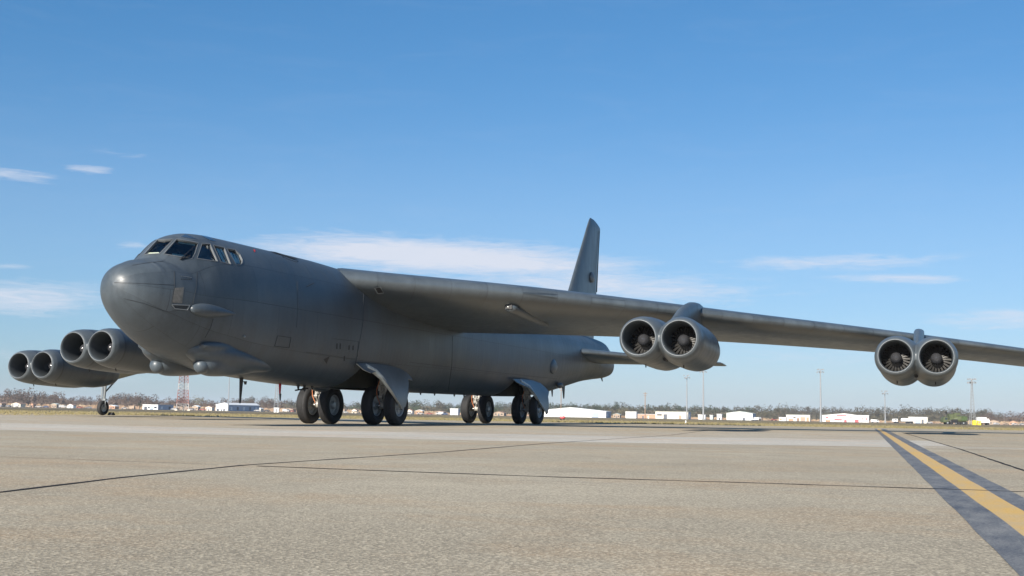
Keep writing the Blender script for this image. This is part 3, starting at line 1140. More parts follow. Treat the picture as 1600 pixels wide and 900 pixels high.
LEz = pchip([(0, 5.02), (1.3, 4.95), (5.7, 4.76), (9.6, 4.49), (13, 4.22), (17, 3.92), (20.6, 3.62), (23, 3.40), (28.2, 2.85)], 1)
TEz = pchip([(0, 3.78), (1.3, 3.76), (4.7, 3.78), (8, 3.77), (12, 3.66), (16.5, 3.46), (20.6, 3.2), (23.3, 2.96), (28.2, 2.5)], 1)


def wle(y): return 9.95+.7536*y
def wte(y): return 19.25+.55*y


for sg in (1, -1):
    secs = []
    for i in range(33):
        y = .6 + (28.2-.6)*i/32
        dz = 0 if sg > 0 else -.020*y
        th = .145-.055*y/28
        secs.append((y*sg, wle(y), LEz(y)+dz, wte(y), TEz(y)+dz, th))
    for k, q in ((28.32, .75), (28.38, .3)):
        y = k; dz = 0 if sg > 0 else -.02*y
        secs.append((y*sg, wle(28.2)+.35*(1-q)*2, LEz(28.2)+dz-.05, wte(28.2)-.1, TEz(28.2)+dz, .09*q))
    wg = surf(secs, 'wing', M['wing'], (1.5*sg, 14, 4.4))
    # root fairing
    mb = MB()
    pf = foil()
    n = len(pf); vs = []; fs = []
    for b, k, ext in ((1.0, 1.02, .02), (1.5, 1.015, .015), (2.0, 1.004, .01)):
        for (x, z) in pf:
            ly, ty = wle(b)-ext, wte(b)+ext
            vs.append((b*sg, ly+(ty-ly)*x, (LEz(b)+(TEz(b)-LEz(b))*x)+z*.145*8.7*k))
    for j in range(2):
        for i in range(n): fs.append((j*n+i, j*n+(i+1) % n, (j+1)*n+(i+1) % n, (j+1)*n+i))
    F(MB().add(vs, fs), 'wing_root_fairing', M['wing'], origin=(1.5*sg, 14, 4.4))
    # landing light blister and root intake on the lower leading edge
    for (yy, sy, w, h, L, nm) in ((5.45, 14.72, .24, .17, 2.9, 'light_fairing'),):
        zz = LEz(yy)-.02*yy*(sg < 0)-.49
        teardrop_o = MB()
        vs = []; fs = []; n = 24
        prof = [(0, .0), (.02, .5), (.06, .8), (.15, .97), (.4, 1), (.9, .98), (1.6, .9), (2.2, .8), (2.8, .6), (3.2, .25)]
        for t_, r in prof:
            for i in range(n):
                a = 2*PI*i/n
                vs.append((yy*sg+t_*.12*sg+w*r*math.cos(a), sy+t_, zz-.135*t_+h*r*math.sin(a)))
        for j in range(len(prof)-1):
            for i in range(n): fs.append((j*n+i, j*n+(i+1) % n, (j+1)*n+(i+1) % n, (j+1)*n+i))
        lf = F(MB().add(vs, fs), nm, M['wing'], origin=(yy*sg, sy, zz))
        F(MB().box((yy*sg, sy+.02, zz), (.24, .10, .15)), 'lamp_recess', M['black'], origin=(yy*sg, sy, zz), parent=lf, smooth=False)
        F(MB().ball((yy*sg-.02, sy-.02, zz-.01), .05, 12, 8), 'lamp_lens', M['steel'], origin=(yy*sg, sy, zz), parent=lf)
    if sg > 0:
        wm = wg.data
        off_ = wloc(wg)
        wb = BVHTree.FromPolygons([v.co+off_ for v in wm.vertices], [tuple(p.vertices) for p in wm.polygons])
        def wcast(u, w, o_):
            h = wb.ray_cast(CAMP, pixdir(u, w))
            n = h[1] if h[1].dot(CAMP-h[0]) > 0 else -h[1]
            return h[0]+n*o_
        for pl_, mt_, nm_, o_ in (([(584.5, 448.6), (594.5, 446.8), (600, 456.6), (590, 457.6)], 'lgrey', 'intake_rim', .05), ([(586, 448.8), (594, 447.6), (598.6, 455.4), (590.5, 456)], 'black', 'root_intake_shade', .056)):  # no hole here: a flat black patch paints the shade of the intake recess
            q_ = [wcast(a_, b_, o_) for a_, b_ in densify(pl_, 4)]
            v_, f_ = polyfill(q_)
            F(MB().add(v_, f_), nm_, M[mt_], origin=tuple(v_[0]), parent=wg, smooth=False)

# flap track / trailing edge details: none show from the front

for sg in (1, -1):
    # tailplane: half span 7.9
    a = (.9, 37.9, 4.0, 42.9, 3.52, .125)
    b = (7.9, 43.2, 3.60, 45.2, 3.50, .09)
    secs = []
    for i in range(13):
        t = i/12
        secs.append(tuple((a[k]+(b[k]-a[k])*t) if k else (a[0]+(b[0]-a[0])*t)*sg for k in range(6)))
    secs.append((8.02*sg, 43.5, 3.6, 45.15, 3.52, .04))
    surf(secs, 'tailplane', M['wing'], (1*sg, 40, 3.9))

# fin: swept leading edge, curved tip
fs_ = []
for i in range(21):
    t = i/20
    z = 4.9+(12.0-4.9)*t
    ly = 37.1+(z-4.9)*(43.25-37.1)/(12.3-4.9)
    ty = 44.5+(z-4.9)*(45.75-44.5)/(12.0-4.9)
    fs_.append((z, ly, 0, ty, 0, .085))
for z, a, b, th in ((12.05, 43.06, 45.76, .082), (12.15, 43.14, 45.66, .078), (12.27, 43.25, 45.25, .07), (12.38, 43.38, 44.7, .06), (12.44, 43.5, 44.25, .04)):
    fs_.append((z, a, 0, b, 0, th))
FIN = surf(fs_, 'tail_fin', M['grey'], (0, 42, 5), axis='z')
# rudder gap and fin blister
mb = MB()
for z0, z1 in ((5.5, 7.9), (8.0, 11.9)):
    yA = 37.1+(44.5-37.1)*.86+(z0-4.9)*.33; yB = 37.1+(44.5-37.1)*.86+(z1-4.9)*.33
    for x in (.10, -.10):
        mb.tube((x*1.5, 44.0+(z0-4.9)*.19, z0), (x*.8, 44.0+(z1-4.9)*.19, z1), .03, .02, 6)
F(mb, 'rudder_hinge', M['line'], origin=(0, 44, 6), parent=FIN)
for sg in (1, -1):
    mb = MB().ball((.20*sg, 43.3, 8.75), (.16, .34, .32), 20, 12)
    F(mb, 'fin_blister', M['dgrey'], origin=(.28*sg, 43.4, 8.75), parent=FIN)


# --- engine pods
SP = 1.34


def pod_mesh():
    """two round nacelles melted into one body; inlet plane at y=0, centre at origin"""
    mb = MB()
    for c in (-SP/2, SP/2):
        prof = [(.02, 1.75), (.50, 1.75), (.505, 1.2), (.515, .8), (.52, .4), (.525, .15), (.535, .05), (.56, .0), (.585, .0), (.635, .05), (.70, .22),
                (.755, .5), (.79, .9), (.805, 1.35), (.805, 2.2), (.80, 3.0), (.77, 3.7), (.68, 4.35), (.56, 4.8), (.46, 5.0), (.40, 5.02), (.02, 5.02)]
        tmp = MB().lathe(prof, (c, 0, -.0), (0, 1, 0), 64)
        for k_ in range(len(tmp.v)):
            if k_//64 >= 9:
                x_, y_, z_ = tmp.v[k_]
                t_ = min(1, max(0, (y_-.03)/1.3)); t_ = t_*t_*(3-2*t_)
                tmp.v[k_] = (x_-math.copysign(.115*t_, c), y_, z_)
        mb.add(tmp.v, tmp.f)
    # web between the two
    prof = []
    for j in range(25):
        t = j/24
        y = .06+t*4.7
        h = .10+.55*math.sin(PI*min(1, t*1.35+.02)**.8) if t < .7 else .10+.55*math.sin(PI*min(1, t*1.35+.02)**.8)
        h = .10+.46*min(1, t*4)**.7*(1-t**3)
        prof.append((h, y))
    vs = []; fs = []; n = 24
    for h, y in prof:
        for i in range(n):
            a = 2*PI*i/n
            vs.append(((.135 if y < 1.9 else .4)*math.cos(a), y, h*math.sin(a)))
    for j in range(len(prof)-1):
        for i in range(n): fs.append((j*n+i, j*n+(i+1) % n, (j+1)*n+(i+1) % n, (j+1)*n+i))
    fs.append(tuple(range(n))); fs.append(tuple((len(prof)-1)*n+i for i in range(n)))
    mb.add(vs, fs)
    o = mb.build('tmp_pod', M['pod'])
    md = o.modifiers.new('r', 'REMESH'); md.mode = 'VOXEL'; md.voxel_size = .026
    ms = o.modifiers.new('s', 'SMOOTH'); ms.iterations = 9; ms.factor = .5
    dg = bpy.context.evaluated_depsgraph_get()
    me = bpy.data.meshes.new_from_object(o.evaluated_get(dg))
    bpy.data.objects.remove(o)
    me.name = 'engine_pod'
    me.materials.clear(); me.materials.append(M['pod'])
    me.shade_smooth()
    return me


PODM = pod_mesh()


def sub(mb, name, m, parent, loc=(0, 0, 0), **k):
    o = mb.build(name, m, parent, loc, local=True, **k)
    return o


def lip_mesh():
    mb = MB()
    n = 64; k = 10; vs = []; fs = []
    for i in range(n):
        a = 2*PI*i/n
        for j in range(k):
            b = 2*PI*j/k
            r = .572+.012*math.cos(b)
            vs.append((r*math.cos(a), .004+.018*math.sin(b), r*math.sin(a)))
    for i in range(n):
        for j in range(k):
            fs.append((i*k+j, ((i+1) % n)*k+j, ((i+1) % n)*k+(j+1) % k, i*k+(j+1) % k))
    return mb.add(vs, fs)


def duct_mesh():
    return MB().lathe([(.553, .03), (.522, .12), (.510, .4), (.505, .8), (.495, 1.3), (.49, 1.66)], (0, 0, 0), (0, 1, 0), 48)


def fan_mesh():
    mb = MB()
    n = 23
    for i in range(n):
        a = 2*PI*i/n
        c, s_ = math.cos(a), math.sin(a)
        r0, r1 = .14, .49
        vs = []
        for r, w, tw in ((r0, .024, .5), (r1, .034, .75)):
            for dx, dy in ((-w, -.03), (w, -.03+w*tw), (w, .05), (-w, .05-w*tw)):
                vs.append((r*c - dx*s_, 1.02+dy, r*s_+dx*c))
        mb.add(vs, [(0, 1, 2, 3), (7, 6, 5, 4), (0, 4, 5, 1), (1, 5, 6, 2), (2, 6, 7, 3), (3, 7, 4, 0)])
    return mb


def spinner_mesh():
    pr = []
    for j in range(13):
        t = j/12
        pr.append((.205*math.sqrt(max(0, 1-(1-t)**2)), .52+.26*t))
    pr[0] = (.001, .52)
    pr += [(.205, 1.05), (.12, 1.1)]
    return MB().lathe(pr, (0, 0, 0), (0, 1, 0), 32)


meshes = {}
def reuse(key, mb, name, m, parent, loc, **k):
    if key not in meshes:
        o = sub(mb(), name, m, parent, loc, **k)
        meshes[key] = o.data
        return o
    o = bpy.data.objects.new(name, meshes[key])
    COL.objects.link(o); o.parent = parent; o.location = loc
    return o


for (yc, sc_, zc_, base) in ((11.34, 12.78, 3.02, 0), (19.09, 18.33, 2.71, 0), (-11.34, 12.78, 2.80, 1), (-19.09, 18.33, 2.30, 1)):
    pod = bpy.data.objects.new('engine_pod', PODM)
    COL.objects.link(pod); pod.parent = AC
    pod.location = Vector((yc, sc_, zc_)) - Vector((0, 22, 0))
    pod.rotation_euler = (R(-2.6), R(-1.0 if yc > 0 else 1.6)*(-1), 0)
    for c in (-SP/2, SP/2):
        reuse('lip', lip_mesh, 'inlet_lip', M['lip'], pod, (c, 0, 0), angle=80)
        reuse('duct', duct_mesh, 'inlet_duct', M['duct'], pod, (c, 0, 0), angle=80)
        reuse('back', lambda: MB().lathe([(.001, 0), (.54, 0), (.54, .05), (.001, .05)], (0, 1.5, 0), (0, 1, 0), 32), 'fan_backplate', M['dark'], pod, (c, 0, 0))
        reuse('fan', fan_mesh, 'fan', M['blade'], pod, (c, 0, 0))
        reuse('spin', spinner_mesh, 'spinner', M['spin'], pod, (c, 0, 0), angle=60)
        reuse('drain', lambda: MB().tube((0, 1.0, -.78), (0, 1.05, -.88), .02, .02, 8), 'drain_mast', M['black'], pod, (c*.95, 0, 0))
    reuse('scoop', lambda: MB().tube((0, .9, -.35), (0, 1.0, -.62), .035, .05, 8).tube((0, 1.0, -.60), (0, 1.35, -.62), .06, .04, 8), 'bleed_scoop', M['black'], pod, (0, 0, 0))
    # pylon, built as stacked foil slices; joins pod top and wraps over the leading edge
    yw = abs(yc)
    dz = 0 if yc > 0 else -.02*yw
    le, lz = wle(yw), LEz(yw)+dz
    P = []
    ztop = lz + .62; zl = zc_+.30
    prof_top = [(zl, sc_+1.0, sc_+5.6), (zl+.35*(ztop-zl)/1, sc_+2.0, le+2.2), (zl+.6*(ztop-zl), sc_+2.9, le+2.8), (zl+.8*(ztop-zl), sc_+3.9, le+2.9),
                (zl+.93*(ztop-zl), le-.9, le+2.7), (ztop-.03, le-.3, le+2.2), (ztop+.02, le+.2, le+1.6)]
    vs = []; fs = []; pf = foil(14); n = len(pf)
    for z, a, b in prof_top:
        f_ = min(1, (ztop+.05-z)/.16)**.5
        for (x, t_) in pf:
            vs.append((yc+t_*.42*f_, a+(b-a)*x, z))
    for j in range(len(prof_top)-1):
        for i in range(n): fs.append((j*n+i, j*n+(i+1) % n, (j+1)*n+(i+1) % n, (j+1)*n+i))
    fs.append(tuple(range(n))); fs.append(tuple((len(prof_top)-1)*n+i for i in range(n)))
    mbp = MB().add([Vector(v)-Vector((yc, sc_, zc_)) for v in vs], fs)
    sub(mbp, 'pylon', M['pod'], pod, angle=60)


# --- landing gear
def tyre_mb(r=.69, w=.205):
    prof = []
    half = [(.36, w*.62), (.40, w*.80), (.48, w*.98), (.56, w*1.0), (.62, w*.93), (.66, w*.78), (.682, w*.60)]
    sc_ = r/.69
    half = [(a*sc_, b) for a, b in half]
    gro = []
    for x0 in (.36, .12):
        gro += [(r, w*(x0+.06)), (r-.014, w*(x0+.045)), (r-.014, w*(x0-.045)), (r, w*(x0-.06))]
    right = half+gro
    left = [(a, -b) for a, b in reversed(right)]
    return MB().lathe(right+left, (0, 0, 0), (1, 0, 0), 64)


def rim_mb(r=.375, w=.205, holes=8):
    mb = MB()
    for s_ in (1, -1):
        pr = [(r, s_*w*.66), (r-.015, s_*w*.74), (r-.045, s_*w*.66), (r-.07, s_*w*.34), (r*.45, s_*w*.28), (r*.38, s_*w*.5), (r*.30, s_*w*.78), (r*.12, s_*w*.82), (.001, s_*w*.82)]
        mb.lathe(pr, (0, 0, 0), (1, 0, 0), 40)
        for i in range(holes):
            a = 2*PI*i/holes
            mb.tube((s_*w*.25, r*.62*math.cos(a), r*.62*math.sin(a)), (s_*w*.40, r*.62*math.cos(a), r*.62*math.sin(a)), .028, .024, 8)
        for i in range(holes):
            a = 2*PI*(i+.5)/holes
            mb.box((s_*w*.36, 0, 0), (.02, .05, r*.42), Matrix.Rotation(a, 4, 'X') @ Matrix.Translation((0, 0, r*.62)))
    return mb


def gear(x, y, side):
    """one twin-wheel main truck"""
    mb = MB()
    ax = .69
    mb.tube((x-.42, y, ax), (x+.42, y, ax), .075, .075, 16)
    mb.tube((x, y+.0, ax), (x, y+.05, 1.25), .085, .085, 16)          # chrome piston
    mb.tube((x, y+.03, 1.05), (x-.16*side, y+.12, 1.75), .13, .15, 20); mb.tube((x-.14*side, y+.11, 1.7), (x-.42*side, y+.2, 2.5), .15, .16, 20)
    mb.tube((x-.16, y, ax+.02), (x+.16, y, ax+.02), .13, .13, 16)
    for k in (1.08, 1.25, 1.45): mb.tube((x, y+.03, k), (x, y+.033, k+.05), .165, .165, 16)
    # torque links
    mb.tube((x, y-.14, ax+.10), (x, y-.34, ax+.32), .03, .035, 8); mb.tube((x, y-.34, ax+.32), (x, y-.12, ax+.62), .035, .03, 8)
    mb.tube((x-.07, y-.34, ax+.32), (x+.07, y-.34, ax+.32), .035, .035, 8)
    # drag brace and side strut
    mb.tube((x, y+.05, 1.18), (x-.35*side, y+1.1, 1.9), .05, .06, 10)
    mb.tube((x+.05*side, y, 1.3), (x-.5*side, y+.1, 2.1), .045, .05, 10)
    mb.tube((x-.14, y-.12, .95), (x-.10, y-.15, 1.7), .028, .028, 8); mb.tube((x+.14, y-.12, .95), (x+.10, y-.15, 1.7), .028, .028, 8)
    mb.box((x, y-.14, 1.52), (.26, .12, .16)); mb.box((x-.15, y-.12, 1.32), (.08, .12, .22)); mb.box((x+.13, y-.14, 1.25), (.07, .09, .16))
    for zz in (1.2, 1.36): mb.box((x, y-.16, zz), (.18, .06, .05))
    g = F(mb, 'main_gear', M['strut'], origin=(x, y, 0))
    sub(MB().tube((-.17, -.05, ax), (-.30, -.05, ax), .11, .10, 14).ball((-.16, -.12, ax), .06, 10, 6), 'brake_unit', M['steel'], g)
    sub(MB().tube((.17, -.05, ax), (.30, -.05, ax), .11, .10, 14), 'brake_unit', M['steel'], g)
    pts = [Vector((-.16, -.12, 1.6)), Vector((-.24, -.2, 1.25)), Vector((-.2, -.22, 1.0)), Vector((-.12, -.18, .8)), Vector((-.14, -.1, .7))]
    sub(MB().path(pts, .014, 8), 'brake_hose', M['orange'], g)
    pts = [Vector((.10, -.16, 1.6)), Vector((.2, -.22, 1.3)), Vector((.13, -.24, 1.05)), Vector((.16, -.16, .85)), Vector((.14, -.1, .7))]
    sub(MB().path(pts, .012, 8), 'brake_hose', M['black'], g)
    for c in (-.44, .44):
        reuse('tyre', tyre_mb, 'tyre', M['tyre'], g, (c, 0, ax))
        reuse('rim', rim_mb, 'wheel_rim', M['rim'], g, (c, 0, ax), angle=30)
    return g


for y0 in (13.40, 28.85):
    for x0 in (-1.30, 1.30):
        gear(x0, y0, 1 if x0 > 0 else -1)

# wheel wells
for (a, b, zt, sg) in BAYS:
    mb = MB()
    m0, m1 = a-.05, b+.05
    vs = [(.2*sg, m0, 1.27), (.2*sg, m1, 1.34), (.12*sg, m1, 2.9), (.12*sg, m0, 2.9), (1.16*sg, m0, 2.05), (1.16*sg, m1, 2.05), (1.30*sg, m1, 2.9), (1.30*sg, m0, 2.9), (.85*sg, m0, 1.55), (.85*sg, m1, 1.58)]
    mb.add(vs, [(0, 1, 2, 3), (3, 2, 6, 7), (4, 5, 6, 7), (0, 3, 7, 4, 8), (1, 2, 6, 5, 9)])
    w = F(mb, 'wheel_well', M['well'], origin=(.8*sg, (a+b)/2, 2), smooth=False, merge=False)
    pm = MB()
    for k in range(4):
        z_ = 2.15+.15*k
        pm.tube((.3*sg, a+.2, z_), (.35*sg, b-.2, z_), .025, .025, 6)
    for k in range(6):
        pm.box((.75*sg, a+.4+k*(b-a-.8)/5, 2.82), (1.2, .06, .12))
    F(pm, 'well_piping', M['lgrey'], origin=(.8*sg, (a+b)/2, 2), parent=w)


def zd(X, Y): return (420+X/5, 540+Y/5)
def ze(X, Y): return (680+X/5, 500+Y/5)


def gear_door(outline, x0, bulge, mirror=False):
    """curved skin door hanging from its hinge along the body side; outline in photograph px on the plane x=x0"""
    P = [unp(u, w, 0, x0) for u, w in outline]
    for _ in range(6):
        ztop = max(p.z for p in P); zlow = min(p.z for p in P)
        P = [unp(u, w, 0, x0 - .62*(1-(ztop-p.z)/(ztop-zlow))**2.2 + bulge*math.sin(PI*min(1, (ztop-p.z)/(ztop-zlow)))*.3) for (u, w), p in zip(outline, P)]
    ztop = max(p.z for p in P); zlow = min(p.z for p in P)
    # fill the outline with a grid so the door can bend
    ymin = min(p.y for p in P); ymax = max(p.y for p in P)
    bm = bmesh.new()
    vs_ = [bm.verts.new((p.y, p.z, 0)) for p in P]
    f = bm.faces.new(vs_)
    for k in range(1, 26):
        bmesh.ops.bisect_plane(bm, geom=bm.verts[:]+bm.edges[:]+bm.faces[:], plane_co=(0, zlow+(ztop-zlow)*k/26, 0), plane_no=(0, 1, 0))
    bmesh.ops.triangulate(bm, faces=bm.faces)
    V = [v.co.copy() for v in bm.verts]; bm.verts.index_update()
    Fc = [[v.index for v in fc.verts] for fc in bm.faces]
    E = [e for e in bm.edges if len(e.link_faces) == 1]
    EB = [(e.verts[0].index, e.verts[1].index) for e in E]
    bm.free()
    sg = -1 if mirror else 1
    def X(z):
        t = (ztop-z)/(ztop-zlow)
        t = min(1, max(0, t))
        return x0 - .62*(1-t)**2.2 + bulge*math.sin(PI*min(1, t*1.0))*.3
    th = .05
    outer = [(X(v.y)*sg, v.x, v.y) for v in V]
    inner = [((X(v.y)-th)*sg, v.x, v.y) for v in V]
    n = len(V)
    org = (x0*sg, (ymin+ymax)/2, ztop)
    mb = MB().add(outer+inner, Fc)
    mb.add(outer+inner, [[i+n for i in reversed(f_)] for f_ in Fc]+[(a, b, b+n, a+n) for a, b in EB], 1)
    d = F(mb, 'gear_door', [M['dgrey'], M['doorin']], origin=org, angle=40)
    # stiffening rim set on the inner face along the slanting front edge
    m = len(P)
    mb = MB()
    fr = [p for p in P]
    return d, P, X


fdoor = [zd(690, 142), zd(755, 138), zd(860, 146), zd(950, 158), zd(1030, 180), zd(1075, 208), zd(1105, 238), zd(1125, 272), zd(1090, 262), zd(1090, 340), zd(1083, 420), zd(1068, 478), zd(1045, 492),
         zd(990, 400), zd(940, 320), zd(880, 240), zd(845, 205), zd(800, 215), zd(745, 190)]
rdoor = [ze(610, 462), ze(670, 460), ze(760, 470), ze(820, 492), ze(860, 525), ze(890, 560), ze(882, 600), ze(887, 680), ze(882, 728), ze(860, 712),
         ze(820, 645), ze(790, 590), ze(745, 535), ze(720, 520), ze(690, 510), ze(645, 490)]


def edge_beam(pts, x, r, sg, X_=None):
    mb = MB()
    q = [unp(u, w, 0, x) for u, w in pts]
    for _ in range(6):
        q = [unp(u, w, 0, X_(p.z)-.07) for (u, w), p in zip(pts, q)]
    nq = len(q)
    for i_, (a, b) in enumerate(zip(q, q[1:])):
        r0 = r*(1.9-1.3*i_/(nq-1)); r1 = r*(1.9-1.3*(i_+1)/(nq-1))
        mb.tube((a.x*sg, a.y, a.z), (b.x*sg, b.y, b.z), r0, r1, 8)
        mb.ball((b.x*sg, b.y, b.z), r1, 8, 6)
    return mb, q


for sg in (1,):
    for out, edge in ((fdoor, [zd(755, 165), zd(825, 200), zd(880, 250), zd(940, 330), zd(990, 405), zd(1035, 482)]),
                      (rdoor, [ze(660, 480), ze(730, 520), ze(785, 595), ze(820, 650), ze(870, 725)])):
        d, P_, X_ = gear_door(out, 2.06, .10, sg < 0)
        mb, q = edge_beam(edge, 1.99, .06, sg, X_)
        F(mb, 'door_edge_beam', M['doorin'], origin=(1.99*sg, q[0].y, q[0].z), parent=d)
        a = q[1]
        mb = MB().tube(((a.x-.06)*sg, a.y, a.z), (1.0*sg, a.y+.5, a.z+.1), .035, .03, 8).ball(((a.x-.08)*sg, a.y+.05, a.z), .05, 10, 8)
        F(mb, 'door_actuator', M['strut'], origin=(1.9*sg, a.y, a.z), parent=d)
        b_ = q[-1]
        F(MB().ball((1.99*sg, b_.y, b_.z-.02), .06, 10, 8).tube((1.93*sg, b_.y, b_.z), (2.05*sg, b_.y, b_.z), .03, .03, 8), 'door_roller', M['steel'], origin=(1.99*sg, b_.y, b_.z), parent=d)

# outriggers near the wing tips
pr = unp(161, 634, 2, .41)
for sg in (-1, 1):
    x0 = 23.5*sg
    dd = pixdir(161, 633); tt = (-23.5-CAMP.x)/dd.x
    y0 = (CAMP+dd*tt).y
    zw = LEz(23.5)-(.02*23.5 if sg < 0 else 0)
    mb = MB()
    mb.tube((x0, y0, .41), (x0, y0+.05, .95), .05, .055, 12)
    mb.tube((x0, y0+.04, .85), (x0, y0+.15, zw), .085, .10, 14)
    mb.tube((x0+.12, y0+.0, .41), (x0+.12, y0+.04, .86), .035, .035, 10); mb.box((x0+.05, y0+.03, .86), (.22, .14, .10))
    mb.tube((x0, y0+.10, 1.25), (x0, y0+.9, 1.9), .04, .05, 8)
    mb.tube((x0-.02, y0-.14, .9), (x0-.02, y0-.12, 1.6), .025, .03, 8)
    mb.tube((x0-.16, y0, .41), (x0+.16, y0, .41), .04, .04, 10)
    g = F(mb, 'outrigger_gear', M['lgrey'], origin=(x0, y0, 0))
    reuse('otyre', lambda: MB().lathe([(.20, .06), (.26, .105), (.34, .115), (.385, .09), (.405, .045), (.405, -.045), (.385, -.09), (.34, -.115), (.26, -.105), (.20, -.06)], (0, 0, 0), (1, 0, 0), 40), 'tyre', M['tyre'], g, (0, 0, .405))
    reuse('orim', lambda: rim_mb(.215, .11, 6), 'wheel_rim', M['rim'], g, (0, 0, .405), angle=30)
    F(MB().box((x0+.20*(1), y0+.1, zw-.55), (.04, .6, .8)), 'outrigger_door', M['grey'], origin=(x0, y0, zw-.5), smooth=False)
    # tip tank fairing for the outrigger bay
# chock under the starboard outrigger
ck = MB().prism([(y0-.02, .0), (y0+.0, .0)], 'x', 0, 1) if False else None
cb = MB()
cb.prism([(0, 0), (.32, 0), (.22, .16), (.10, .16)], 'x', -.14, .14)
cx = (-23.5, y0-.72, 0.009)
ch = cb.build('wheel_chock', M['tyre'], None, (0, 0, 0))
ch.location = (-23.32, y0+.35, .009)
tag(ch, 'small dark wheel chock behind the thin outrigger wheel at far left', 'chock')
#BACKGROUND
# ------------------------------------------------------------------ far woods
def leafmat(name, a, b, c):
    m = bpy.data.materials.new(name)
    m.use_nodes = True
    t = NT(m.node_tree); p = t.n['Principled BSDF']
    g = t.node('ShaderNodeNewGeometry')
    cr = t.node('ShaderNodeValToRGB')
    t.l.new(g.outputs['Random Per Island'], cr.inputs[0])
    cr.color_ramp.elements[0].color = (*a, 1); cr.color_ramp.elements[1].color = (*c, 1)
    e = cr.color_ramp.elements.new(.5); e.color = (*b, 1)
    t.l.new(cr.outputs[0], p.inputs['Base Color'])
    p.inputs['Roughness'].default_value = .9
    p.inputs['Specular IOR Level'].default_value = .1
    return m


M['bare'] = leafmat('bare_twigs', (.060, .042, .032), (.098, .070, .055), (.14, .108, .085))
M['ever'] = leafmat('evergreen_needles', (.025, .036, .020), (.042, .056, .028), (.068, .074, .042))
M['mixed'] = leafmat('mixed_winter_foliage', (.045, .042, .030), (.07, .066, .044), (.11, .092, .066))
M['scrub'] = leafmat('dry_scrub', (.20, .135, .085), (.28, .19, .13), (.33, .26, .17))
M['bark'] = pmat('bark', (.09, .07, .055), .95)


def crown(mb, c, rx, rz, n, sz, rnd, flat=1.0):
    """leaf clumps scattered in an uneven volume"""
    lumps = [(rnd.uniform(-.6, .6), rnd.uniform(-.6, .6), rnd.uniform(-.5, .75), rnd.uniform(.35, .6)) for _ in range(7)]
    for _ in range(n):
        lx, ly, lz, lr = rnd.choice(lumps)
        while True:
            q = Vector((rnd.uniform(-1, 1), rnd.uniform(-1, 1), rnd.uniform(-1, 1)))
            if q.length < 1: break
        p = Vector((c[0]+(lx+q.x*lr)*rx, c[1]+(ly+q.y*lr)*rx, c[2]+(lz+q.z*lr)*rz))
        a = Vector((rnd.uniform(-1, 1), rnd.uniform(-1, 1), rnd.uniform(-.6, 1))).normalized()*sz*rnd.uniform(.6, 1.3)
        b = a.orthogonal().normalized()*sz*rnd.uniform(.3, .9)
        mb.add([p-a*.5-b*.3, p+a*.5, p+b*.6], [(0, 1, 2)])


def wood(name, spans, m, seed, label):
    rnd = random.Random(seed)
    mb = MB(); tk = MB()
    for (u0, u1, D0, D1, h0, h1, step) in spans:
        u = u0
        while u < u1:
            D = rnd.uniform(D0, D1)
            t = (u-u0)/(u1-u0)
            h = (h0+(h1-h0)*t)*rnd.uniform(.72, 1.16)
            p = atD(u, D)
            rx = h*rnd.uniform(.34, .5)
            crown(mb, (p.x, p.y, p.z+h*.52), rx, h*.50, 190, h*.10, rnd)
            for k in range(4):     # undergrowth and trunks
                q = (p.x+rnd.uniform(-3, 3), p.y+rnd.uniform(-2, 2), p.z)
                mb.add([(q[0]-.25, q[1], q[2]-.5), (q[0]+.25, q[1], q[2]-.5), (q[0]+rnd.uniform(-.6, .6), q[1], q[2]+h*.7)], [(0, 1, 2)])
            for k in range(110):
                q = Vector((p.x+rnd.uniform(-5, 5), p.y+rnd.uniform(-3, 3), p.z+rnd.uniform(-.3, h*.55)))
                a = Vector((rnd.uniform(-1, 1), 0, rnd.uniform(-.4, 1)))*h*.10
                mb.add([q-a, q+a, q+Vector((a.z, 0, -a.x))], [(0, 1, 2)])
            u += step*rnd.uniform(.5, 1.4)
    o = mb.build(name, m, None, (0, 0, 0), smooth=False, merge=False)
    tag(o, label, 'woodland', kind='stuff')
    return o


wood('bare_wood', [(-260, 460, 1050, 1300, 11.5, 11, 3.2), (-260, 120, 1250, 1500, 11, 12, 4), (20, 60, 1050, 1150, 14, 15, 3), (60, 110, 1050, 1150, 15, 12.5, 3),
                   (185, 245, 1050, 1150, 13, 13, 3), (1530, 1900, 1050, 1250, 11, 10, 3.5)], M['bare'], 4,
     'far wood of bare brown winter trees along the left and right horizon')
wood('evergreen_wood', [(560, 1240, 1120, 1400, 11, 12, 3.0), (860, 1180, 1150, 1300, 12, 12, 3.6), (1450, 1560, 1300, 1500, 13, 12, 5)], M['ever'], 5,
     'far wood of dark evergreen trees along the middle horizon')
wood('mixed_wood', [(380, 760, 1100, 1350, 11.5, 11.5, 4), (760, 1540, 1080, 1350, 11, 13.5, 3.6), (1200, 1540, 1150, 1400, 14, 15, 4)], M['mixed'], 6,
     'far wood of mixed grey-brown and dull green trees behind the hangars')


def far_tree(u, D, h, w, m, label, seed, kind='tree', n=420):
    p = atD(u, D)
    rnd = random.Random(seed)
    e = new_empty(kind, p, label, 'tree')
    mb = MB(); crown(mb, (0, 0, h*.58), w/2, h*.42, n, h*.06, rnd)
    mb.build('crown', m, e, (0, 0, 0), local=True, smooth=False, merge=False)
    t = MB(); t.tube((0, 0, -.2), (0, 0, h*.5), .35, .16, 7)
    for k in range(6):
        a = rnd.uniform(0, 2*PI); z = h*rnd.uniform(.25, .5)
        t.tube((0, 0, z), (math.cos(a)*w*.3, math.sin(a)*w*.3, z+h*.28), .12, .04, 5)
    t.build('trunk', M['bark'], e, (0, 0, 0), local=True)


